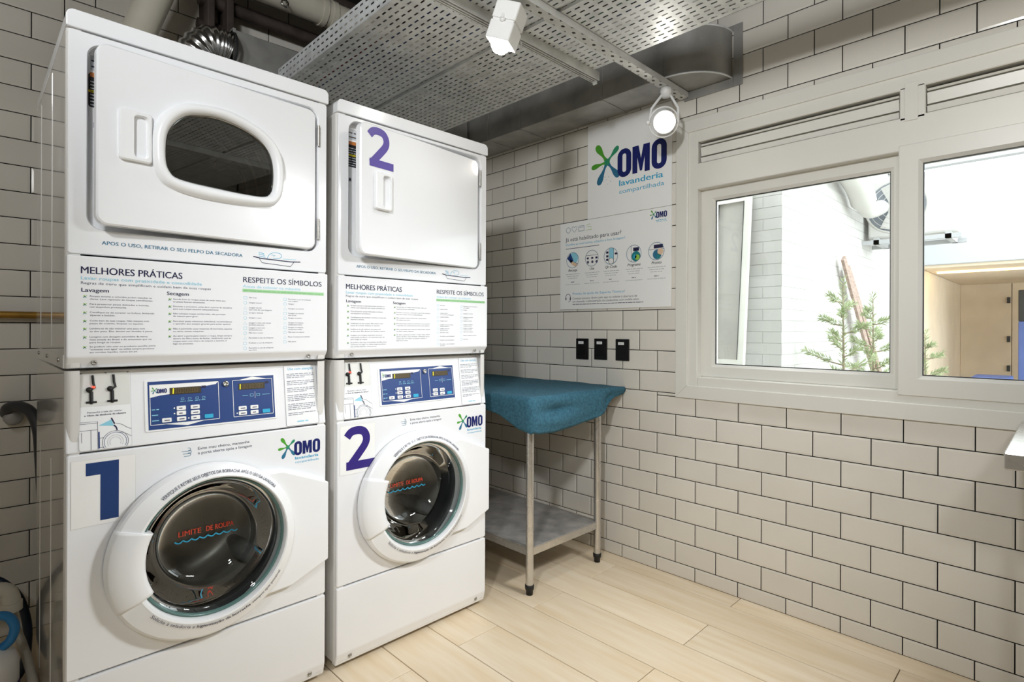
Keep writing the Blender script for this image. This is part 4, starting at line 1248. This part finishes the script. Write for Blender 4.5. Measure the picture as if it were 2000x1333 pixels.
# round spotlight at the end of the strut
sp = thing('spotlight', (2.232, 1.282, 2.2555), 'white round spotlight in a ring yoke at the window wall end of the strut', 'spotlight', 'track spotlights')
c = Vector((2.190, 1.268, 2.090)); d = Vector((-.72, -.60, -.34)).normalized()
m = MB().lathe([(.0005, -.075), (.030, -.073), (.040, -.060), (.046, -.030), (.050, 0), (.050, .018), (.046, .018), (.042, .010)], c, d, 36)
obj('head', m, 'lamp_white', sp)
obj('bulb', MB().lathe([(.042, .008), (.034, .020), (.018, .026), (.0005, .028)], c, d, 28), 'bulb', sp)
e1 = d.cross(Vector((0,0,1))).normalized()
m = MB()
m.lathe([(.060, -.012), (.066, -.012), (.066, -.002), (.060, -.002), (.060, -.012)], c, d, 36)
for s_ in (-1, 1): m.tube([c + e1*.063*s_ - d*.007, c + e1*.058*s_ + Vector((.004, -.002, .06)), Vector((2.232, 1.282, 2.225)) + e1*.02*s_], .006, 8)
m.lathe([(.0005, .014), (.011, .013), (.011, 0)], c + e1*.063, e1, 12)
obj('yoke', m, 'lamp_white', sp)
obj('mount', MB().lathe([(.0005, 0), (.024, 0), (.026, -.016), (.018, -.040), (.0005, -.042)], (2.232, 1.282, 2.2565), (0,0,1), 18), 'lamp_white', sp)
spot_light(sp, c + d*.05, (.9, .2, .3), LAMP_W*.75, math.radians(140), .7)

# added fill spotlights, out of view: one track left of the camera, one beside it
fill_track_left = thing('lighting_track', (-.75, 0, 2.45), 'white track added out of view left of the camera for fill spotlights', 'track')
obj('rail', MB().box(-.77, -1.3, 2.45, -.73, 1.3, 2.485), 'strut_zinc', fill_track_left)
for hy in (-1.0, 0, 1.0): obj('hanger_rod', MB().tube([(-.75, hy, 2.48), (-.75, hy, CEIL)], .005, 6), 'strut_zinc', fill_track_left)
for i, (y, tg, pw, lb) in enumerate(((-.70, (1.7, 1.2, .1), 3.0, 'rear'), (.10, (2.4, 1.8, 1.6), 7.8, 'middle'), (.85, (.05, 2.8, 2.1), 2.2, 'front'))):
    tgt = Vector(tg); c = Vector((-.70, y, 2.33)); d = (tgt-c).normalized()
    square_head((-.75, y, 2.432), c, d, lb + ' white square fill spotlight added out of view left of the camera', LAMP_W*pw, tg, cone=92 if i < 2 else 75)
fill_track_side = thing('lighting_track', (1.4, -.25, 2.25), 'slim white track added under the cable trays beside the camera for fill spotlights', 'track')  # added track, out of view, holding two more fill lights
obj('rail', MB().box(.6, -.27, 2.252, 2.30, -.235, 2.2855), 'strut_zinc', fill_track_side)
for i, (x, tg, pw, lb) in enumerate(((1.92, (.6, 1.6, 0), 4.6, 'left'), (2.18, (1.3, 1.5, 0), 3.9, 'right'))):
    tgt = Vector(tg); c = Vector((x, -.22, 2.13)); d = (tgt-c).normalized()
    square_head((x, -.25, 2.234), c, d, lb + ' white square fill spotlight added out of view beside the camera', LAMP_W*pw, tg, cone=76)

# rectangular air duct along the wall, its end turning into the wall
ad = thing('air_duct', (2.30, 1.9, 2.2865), 'rectangular galvanised air duct along the top of the window wall', 'duct')
DX, DZ0, DZ1, DYE = 2.192, 2.2865, 2.492, 1.272
m = MB().box(DX, DYE, DZ0, WX-.0006, WY-.001, DZ1, r=.002, seg=1)
body = obj('duct_run', m, 'duct_zinc', ad)
for yy in (1.60, 2.16, 2.42): obj('duct_joint', MB().box(DX-.004, yy, DZ0-.004, WX-.0006, yy+.016, DZ1+.004, r=.001, seg=1), 'duct_zinc', body)
R2 = WX-DX-.001
arc = [(WX-.0006 + R2*math.cos(math.radians(a)), DYE + R2*math.sin(math.radians(a))) for a in range(180, 271, 6)]
m = MB().strip([(x, y, DZ0) for x, y in arc], [(x, y, DZ1) for x, y in arc], closed=False, sm=True)
cen = (WX-.0006, DYE)
for z in (DZ0, DZ1): m.cap([(x, y, z) for x, y in arc] + [(cen[0], cen[1], z)])
el = obj('duct_elbow', m, 'duct_zinc', ad)
for z in (DZ0, DZ1): obj('elbow_seam', MB().tube([(x, y, z) for x, y in arc], .004, 6), 'galvanised', el)
m = MB()
fy0, fy1, fz0, fz1 = 1.010, 1.285, 2.246, 2.516
for (a, b, c_, d_) in ((fy0, fy0+.040, fz0, fz1), (fy0+.0402, fy1, fz0, DZ0-.001), (fy0+.0402, DYE+.01, DZ1+.001, fz1)): m.box(WX-.007, a, c_, WX-.0006, b, d_, r=.001, seg=1)
obj('wall_flange', m, 'duct_zinc', ad)

# clutter above and behind the machines
fx = thing('flexible_duct', (.66, 2.60, 1.98), 'ribbed aluminium flexible duct rising behind the first dryer', 'duct')
path = smoothc([(.66, 2.66, 1.98), (.66, 2.65, 2.20), (.675, 2.62, 2.31), (.725, 2.60, 2.385), (.785, 2.60, 2.395), (.818, 2.60, 2.390)], 14, False)
m = MB(); m.tube(path, [.066 + (.006 if i % 4 < 2 else 0) for i in range(len(path))], 24)
obj('ribbed_hose', m, 'aluminium_foil', fx)
obj('collar', MB().lathe([(.080, -.006), (.080, .006), (.055, .006)], (.824, 2.60, 2.390), (1,0,0), 24), 'gasket', fx)
eb = thing('exhaust_duct', (1.4, 2.70, 2.27), 'grey sheet metal exhaust duct running along the back wall above the dryers', 'duct')
dr_ = obj('duct_run', MB().box(.832, 2.60, 2.27, 2.18, 2.80, 2.492, r=.002, seg=1), 'duct_zinc', eb)
for xx in (.832, 1.30, 1.75): obj('duct_joint', MB().box(xx, 2.596, 2.266, xx+.012, 2.803, 2.496), 'duct_zinc', dr_)
for xx in (1.1, 1.9): obj('wall_bracket', MB().box(xx, 2.803, 2.29, xx+.03, WY-.0005, 2.32), 'strut_zinc', dr_)
o = obj('waste_pipe', MB().tube([(.455, 2.60, 2.05), (.455, 2.60, 2.26), (.66, 2.60, 2.86), (.72, 2.60, CEIL)], .058, 24), 'pvc_cream', None, loc=(.455, 2.6, 2.05))
tag(o, 'thick cream plastic waste pipe slanting up behind the first dryer', 'pipe')
wp = thing('drain_pipe', (1.2, 2.45, 2.66), 'cream plastic drain pipe running overhead above the first dryer', 'pipe')
obj('pipe_run', MB().tube([(.70, 2.58, 2.715), (2.35, 2.58, 2.735)], .062, 24), 'pvc_cream', wp)
for xx in (1.22, 1.27): obj('collar', MB().tube([(xx, 2.58, 2.722), (xx+.025, 2.58, 2.722)], .068, 24), 'pvc_cream', wp)
obj('pipe_cap', MB().lathe([(.0005, -.075), (.04, -.07), (.075, -.045), (.085, 0), (.075, .03)], (.86, 2.50, 2.715), (0,0,1), 24), 'jug_white', wp)
m = MB().lathe([(.012, -.004), (.018, -.004), (.018, .004), (.012, .004), (.012, -.004)], (1.02, 2.50, 2.640), (0,1,0), 18).tube([(1.02, 2.50, 2.655), (1.02, 2.52, 2.70)], .004, 6)
obj('ring_clamp', m, 'chrome', wp)
pk = thing('pipe_rack', (1.4, 2.75, 2.52), 'dark painted steel pipes on rusty brackets along the top of the back wall', 'pipes')
for k, (y, z, r_) in enumerate(((2.70, 2.86, .035), (2.76, 2.66, .030), (2.785, 2.555, .024))):
    obj('pipe', MB().tube([(.74, y, z), (2.3, y, z+.02)], r_, 14), 'pipe_dark', pk)
for xx in (.76, .84, 1.5): obj('bracket', MB().box(xx, 2.70, 2.52, xx+.03, WY-.0005, 2.80, r=.004), 'pipe_dark', pk)
o = obj('conduit', MB().tube(smoothc([(1.10, 2.05, 2.80), (1.12, 2.02, 2.66), (1.14, 2.0, 2.52), (1.16, 1.98, 2.42)], 5, False), .008, 8), 'chrome', None, loc=(1.12, 2.02, 2.42))
tag(o, 'thin bright conduit dropping into the cable tray', 'conduit')

# ================================================================ LEFT OF THE MACHINES
gp = thing('gas_pipe', (0, 2.80, 1.20), 'yellow brass pipe running across the tiles left of the machines', 'pipe')
pr_ = obj('pipe_run', MB().tube([(-1.45, 2.806, 1.219), (.9, 2.806, 1.219)], .0135, 14), 'brass', gp)
for xx in (-.6, .35): obj('pipe_clip', MB().box(xx, 2.79, 1.203, xx+.02, 2.8345, 1.235, r=.002), 'screw_steel', pr_)
dh = thing('drain_hose', (.13, 2.80, .80), 'dark corrugated drain hose bending out of a wall spout by the machine', 'hose')
obj('hose_bend', MB().tube(smoothc([(.110, 2.83, .845), (.112, 2.775, .872), (.140, 2.74, .880), (.172, 2.70, .858), (.190, 2.66, .800), (.195, 2.62, .70), (.200, 2.60, .55)], 6, False), .019, 14), 'gasket', dh)
obj('wall_spout', MB().lathe([(.026, 0), (.030, .012), (.028, .045), (.022, .05), (.0005, .05)], (.128, 2.834, .832), (0,-1,0), 20), 'drum_dark', dh)

jg = thing('detergent_jug', (.035, 2.28, 0), 'white detergent jug with a blue loop handle standing left of the machines', 'jug')
m = MB().lathe([(.0005, 0), (.080, 0), (.088, .012), (.088, .155), (.080, .180), (.062, .196), (.050, .205), (.045, .214), (.0005, .216)], (.033, 2.28, 0), (0,0,1), 40)
obj('body', m, 'jug_white', jg)
obj('label_band', MB().lathe([(.0886, .03), (.0892, .032), (.0892, .095), (.0886, .097)], (.033, 2.28, 0), (0,0,1), 40), 'p_violet', jg)
m = MB().tube(smoothc([(.020, 2.262, .205), (.016, 2.252, .250), (.034, 2.245, .300), (.062, 2.245, .312), (.092, 2.250, .300), (.108, 2.255, .262), (.098, 2.260, .222), (.074, 2.266, .202)], 6, False), .013, 12)
m.tube([(.058, 2.25, .308), (.050, 2.255, .26), (.052, 2.262, .205)], .014, 10)
obj('handle', m, 'jug_blue', jg)
pe = thing('pipe_elbow', (.07, 2.45, .25), 'cream plastic pipe elbow behind the detergent jug', 'pipe')
obj('elbow', MB().tube(smoothc([(-.12, 2.45, .318), (.02, 2.45, .318), (.085, 2.45, .312), (.105, 2.45, .285), (.108, 2.45, .255)], 6, False), .026, 18), 'pvc_cream', pe)
obj('collar', MB().tube([(.1075, 2.45, .268), (.108, 2.45, .240)], .030, 18), 'pvc_cream', pe)
o = obj('water_hose', MB().tube(smoothc([(-.05, 2.66, .30), (.06, 2.66, .29), (.112, 2.65, .247), (.143, 2.65, .188), (.158, 2.62, .115), (.155, 2.55, .075), (.140, 2.45, .05), (.10, 2.38, .035), (.0, 2.42, .03)], 6, False), .0135, 12), 'hose_navy', None, loc=(.12, 2.6, 0))
tag(o, 'dark blue water hose looping down left of the first machine', 'hose')
o = obj('outlet_hose', MB().tube(smoothc([(.105, 2.47, .25), (.118, 2.47, .18), (.135, 2.42, .13), (.145, 2.34, .10), (.150, 2.22, .075), (.152, 2.05, .045), (.150, 1.90, .020), (.12, 1.80, .014)], 6, False), .0125, 12), 'hose_grey', None, loc=(.14, 2.2, 0))
tag(o, 'beige hose running along the floor beside the first machine', 'hose')
# ================================================================ OUTSIDE THE WINDOW
GX = WX+.16
tag(obj('courtyard_ground', MB().box(GX, -6, -.10, 16, 6, -.02), 'paving'), kind='structure')
FX, FY = 3.60, 1.263     # corner of the white brick building opposite
mb = MB().box(FX+.004, FY+.004, -.02, FX+.30, 6.0, 4.2).box(FX+.30, FY+.004, -.02, 8.0, FY+.30, 4.2)
wo = tag(obj('wall_outside', mb, 'mortar_white'), kind='structure')
bc = {}
def brick(l, parent, M):
    l = round(l, 3)
    if l not in bc:
        m = MB(); h = .069
        A = [(-l/2,-h/2,-.006), (l/2,-h/2,-.006), (l/2,h/2,-.006), (-l/2,h/2,-.006)]
        A = [(x, y, -.0035) for x, y, z in A]; B = [(x*(1-.004/l), y*.96, -.0015) for x, y, z in A]
        m.strip(A, B); m.cap(B); bc[l] = m.mesh('brick', ['wall_white_brick'])
    o = link('brick', bc[l], parent); o.matrix_local = M
BP, BL = .0715, .235
for r in range(24):
    z = .66 + BP*r + BP/2
    # face towards the window (x = FX), a little of it shows
    y = FY + (.0 if r % 2 else -BL/2)
    while y < 2.15:
        a, b = max(y, FY), min(y+BL, 2.15)
        if b-a > .03: brick(b-a-.003, wo, Matrix(((0,0,-1,FX), (-1,0,0,(a+b)/2), (0,1,0,z), (0,0,0,1))))
        y += BL
    # long face running away (y = FY)
    x = FX + (.0 if r % 2 else -BL/2)
    while x < 6.1:
        a, b = max(x, FX), min(x+BL, 6.1)
        if b-a > .03 and (z < 2.25): brick(b-a-.003, wo, Matrix(((1,0,0,(a+b)/2), (0,0,-1,FY), (0,1,0,z), (0,0,0,1))))
        x += BL
# opened casement on that building
cw = thing('casement_window', (FX-.03, 1.56, .95), 'white casement window standing open on the brick building outside', 'window')
def tilt(y, z, d): return (FX-.02-(2.06-z)*.10-d, y, z)
m = MB()
for (a, b, c, d) in ((1.435, 1.475, .94, 2.06), (1.645, 1.685, .94, 2.06), (1.475, 1.645, .94, .985), (1.475, 1.645, 2.00, 2.06)):
    m.prism([(a, c), (b, c), (b, d), (a, d)], tilt, 0, .035)
obj('sash', m, 'upvc', cw)
obj('pane', MB().prism([(1.475,.985), (1.645,.985), (1.645,2.0), (1.475,2.0)], tilt, .012, .018), 'paving', cw)
m = MB()
for (a, b) in ((1.472, 1.476), (1.644, 1.648)): m.prism([(a,.985), (b,.985), (b,2.0), (a,2.0)], tilt, .018, .037)
obj('seal', m, 'gasket', cw)

# conifers
def conifer(name, x, y, h, label, seed, br):
    rnd = random.Random(seed)
    t = thing(name, (x, y, 0), label, 'plant', 'conifers outside the window')
    top = Vector((x, y, h))
    obj('stem', MB().tube([(x, y, -.01), (x+.01, y-.005, h*.5), (x, y, h)], [.014, .010, .003], 8), 'bark', t)
    tips = []
    bm_ = MB(); lv = MB()
    segs = [(Vector((x, y, h*.55)), Vector((x, y, h+.03)), 170)]
    for k in range(br):
        z = h*(.45 + .5*k/br); L = (.25 - .18*k/br)*rnd.uniform(.75, 1.2); a = k*2.4 + rnd.uniform(-.4, .4)
        p0 = Vector((x, y, z)); p1 = p0 + Vector((math.cos(a)*L, math.sin(a)*L, L*.42))
        bm_.tube([p0, (p0+p1)/2 - Vector((0,0,.015)), p1], [.005, .004, .0015], 5)
        segs.append((p0.lerp(p1, .25), p1 + (p1-p0)*.05, int(50+190*L)))
    obj('branches', bm_, 'bark', t)
    for a, b, n in segs:
        ax = (b-a).normalized()
        for k in range(n):
            q = a.lerp(b, (k+rnd.random())/n); th = rnd.uniform(0, 2*PI)
            o1 = ax.orthogonal().normalized(); o2 = ax.cross(o1)
            dr = (o1*math.cos(th)+o2*math.sin(th))*.8 + ax*.75; dr.normalize()
            L = rnd.uniform(.032, .055); sd = dr.cross(Vector((rnd.uniform(-1,1), rnd.uniform(-1,1), rnd.uniform(-1,1)))).normalized()*.0032
            lift = sd.cross(dr).normalized()*.0012
            lv.add([q, q+dr*L*.45+sd+lift, q+dr*L, q+dr*L*.45-sd+lift, q+dr*L*.45-lift], [(0,1,4), (1,2,4), (2,3,4), (3,0,4), (0,1,2,3)])
    f = obj('needles', lv, 'leaf', t, fixn=False); f['kind'] = 'stuff'
conifer('conifer', 3.90, 1.005, 1.47, 'taller slender conifer outside, in front of the brick wall', 3, 15)
conifer('conifer', 4.55, .985, 1.40, 'bushier conifer outside, next to the leaning boards', 8, 18)
conifer('conifer', 5.30, .80, 1.14, 'small conifer outside behind the window mullion', 12, 13)
# boards leaning on the wall
for k, (p0, p1, lb) in enumerate((((4.72, 1.215, 1.72), (5.95, 1.10, .02), 'brown timber board leaning on the brick wall outside, left of the two'), ((4.86, 1.22, 1.66), (6.05, 1.05, .02), 'brown timber board leaning on the brick wall outside, right of the two'))):
    a, b = Vector(p0), Vector(p1); d = (b-a).normalized(); s1 = d.cross(Vector((0,1,0))).normalized(); s2 = d.cross(s1)
    m = MB().prism([(-.032, -.011), (.032, -.011), (.032, .011), (-.032, .011)], lambda u, v, t: tuple(a + s1*u + s2*v + d*t), 0, (b-a).length, r=.002, seg=1)
    o = obj('timber_board', m, 'timber', None, loc=tuple(b)); tag(o, lb, 'board', 'leaning boards')
# air conditioner on brackets
ac = thing('air_conditioner', (5.65, .92, 1.93), 'white outdoor air conditioner unit with a round fan, mounted on the brick wall', 'air conditioner')
obj('casing', MB().box(5.50, .62, 1.95, 5.80, 1.23, 2.46, r=.02), 'ac_white', ac)
fc = (5.498, 1.03, 2.205)
fn = obj('fan_ring', MB().lathe([(.205, .002), (.215, -.004), (.225, .0), (.225, .01)], fc, (1,0,0), 36), 'ac_white', ac)
obj('fan_well', MB().lathe([(.205, -.003), (.0005, -.002)], fc, (1,0,0), 36), 'fan_grey', ac)
for k in range(5):
    a = 2*PI*k/5; m = MB().prism([(.03, -.03), (.19, -.05), (.195, .05), (.03, .03)], lambda u, v, d: (fc[0]-.006-d-(v*.1), fc[1]+u*math.cos(a)-v*math.sin(a), fc[2]+u*math.sin(a)+v*math.cos(a)), 0, .004)
    obj('fan_blade', m, 'ac_white', fn)
m = MB()
for r_ in (.06, .10, .14, .18): m.lathe([(r_, -.018), (r_+.004, -.020), (r_+.004, -.016), (r_, -.018)], fc, (1,0,0), 30)
obj('fan_guard', m, 'ac_white', ac)
m = MB()
for yy in (.66, 1.14): m.box(5.46, yy, 1.90, 5.84, yy+.04, 1.95)
m.box(5.46, .60, 1.90, 5.50, 1.262, 1.935).box(5.80, .60, 1.90, 5.84, 1.262, 1.935)
obj('bracket', m, 'fascia', ac)
cv = obj('lagged_pipe', MB().tube(smoothc([(4.05, 1.165, 2.46), (4.5, 1.16, 2.38), (4.85, 1.15, 2.28), (5.1, 1.15, 2.14), (5.3, 1.14, 2.16), (5.42, 1.12, 2.20)], 5, False), [.09 if i < 14 else .06 for i in range(26)], 14), 'ac_white', None, loc=(4.8, 1.2, 2.1))
tag(cv, 'bundle of white lagged pipes running along the top of the brick wall outside', 'pipe')
for k, (xx, z) in enumerate(((5.0, 2.62), (5.7, 2.66), (6.4, 2.70))):
    o = obj('pergola_beam', MB().box(xx, -.1, z, xx+.09, 1.262, z+.14, r=.005), 'fascia', None, loc=(xx, .6, z))
    tag(o, ('nearest', 'middle', 'farthest')[k] + ' white pergola beam outside above the air conditioner', 'beam', 'pergola beams')
# pavilion at the far end
pv = thing('pavilion', (9.6, -.8, 0), 'far pavilion outside with a pale roof slab and beige panelled wall', 'pavilion')
obj('roof', MB().box(8.0, -4.5, 1.935, 12.0, 1.262, 2.27, r=.01), 'fascia', pv)
obj('soffit', MB().box(8.04, -4.5, 1.905, 12.0, 1.25, 1.936), 'ply_beige', pv)
obj('side_wall', MB().box(8.02, 1.262, -.02, 12.0, 1.50, 2.27), 'ply_beige', pv)
for k in range(9):
    y1 = 1.26-.62*k
    pn = obj('wall_panel', MB().box(11.4, y1-.612, -.02, 11.45, y1, 1.906, r=.004), 'ply_beige', pv)
    for z in (.55, 1.0, 1.6): obj('hinge', MB().box(11.385, y1-.60, z, 11.4, y1-.56, z+.09), 'gasket', pn)
obj('back_wall', MB().box(11.46, -4.5, -.02, 11.6, 1.262, 1.93), 'ply_beige', pv)
obj('light_strip', MB().box(8.6, .30, 1.885, 8.68, 1.18, 1.904), 'strip_light', pv)
bd2 = thing('blue_bench', (8.9, .68, 0), 'blue plastic bench in the far pavilion outside', 'bench')
obj('seat', MB().box(8.6, .50, .55, 9.2, .86, .62, r=.02), 'blue_plastic', bd2)
for (x, y) in ((8.65, .55), (9.15, .55), (8.65, .81), (9.15, .81)): obj('leg', MB().tube([(x, y, -.02), (x, y, .56)], .02, 8), 'gasket', bd2)
bd3 = thing('blue_locker', (10.2, .1, 0), 'tall blue and black cabinet at the right of the far pavilion', 'cabinet')
obj('body', MB().box(10.0, -.30, -.02, 10.5, .50, 1.30, r=.01), 'blue_plastic', bd3)
obj('top_box', MB().box(10.0, -.30, 1.30, 10.5, .50, 1.72, r=.01), 'gasket', bd3)
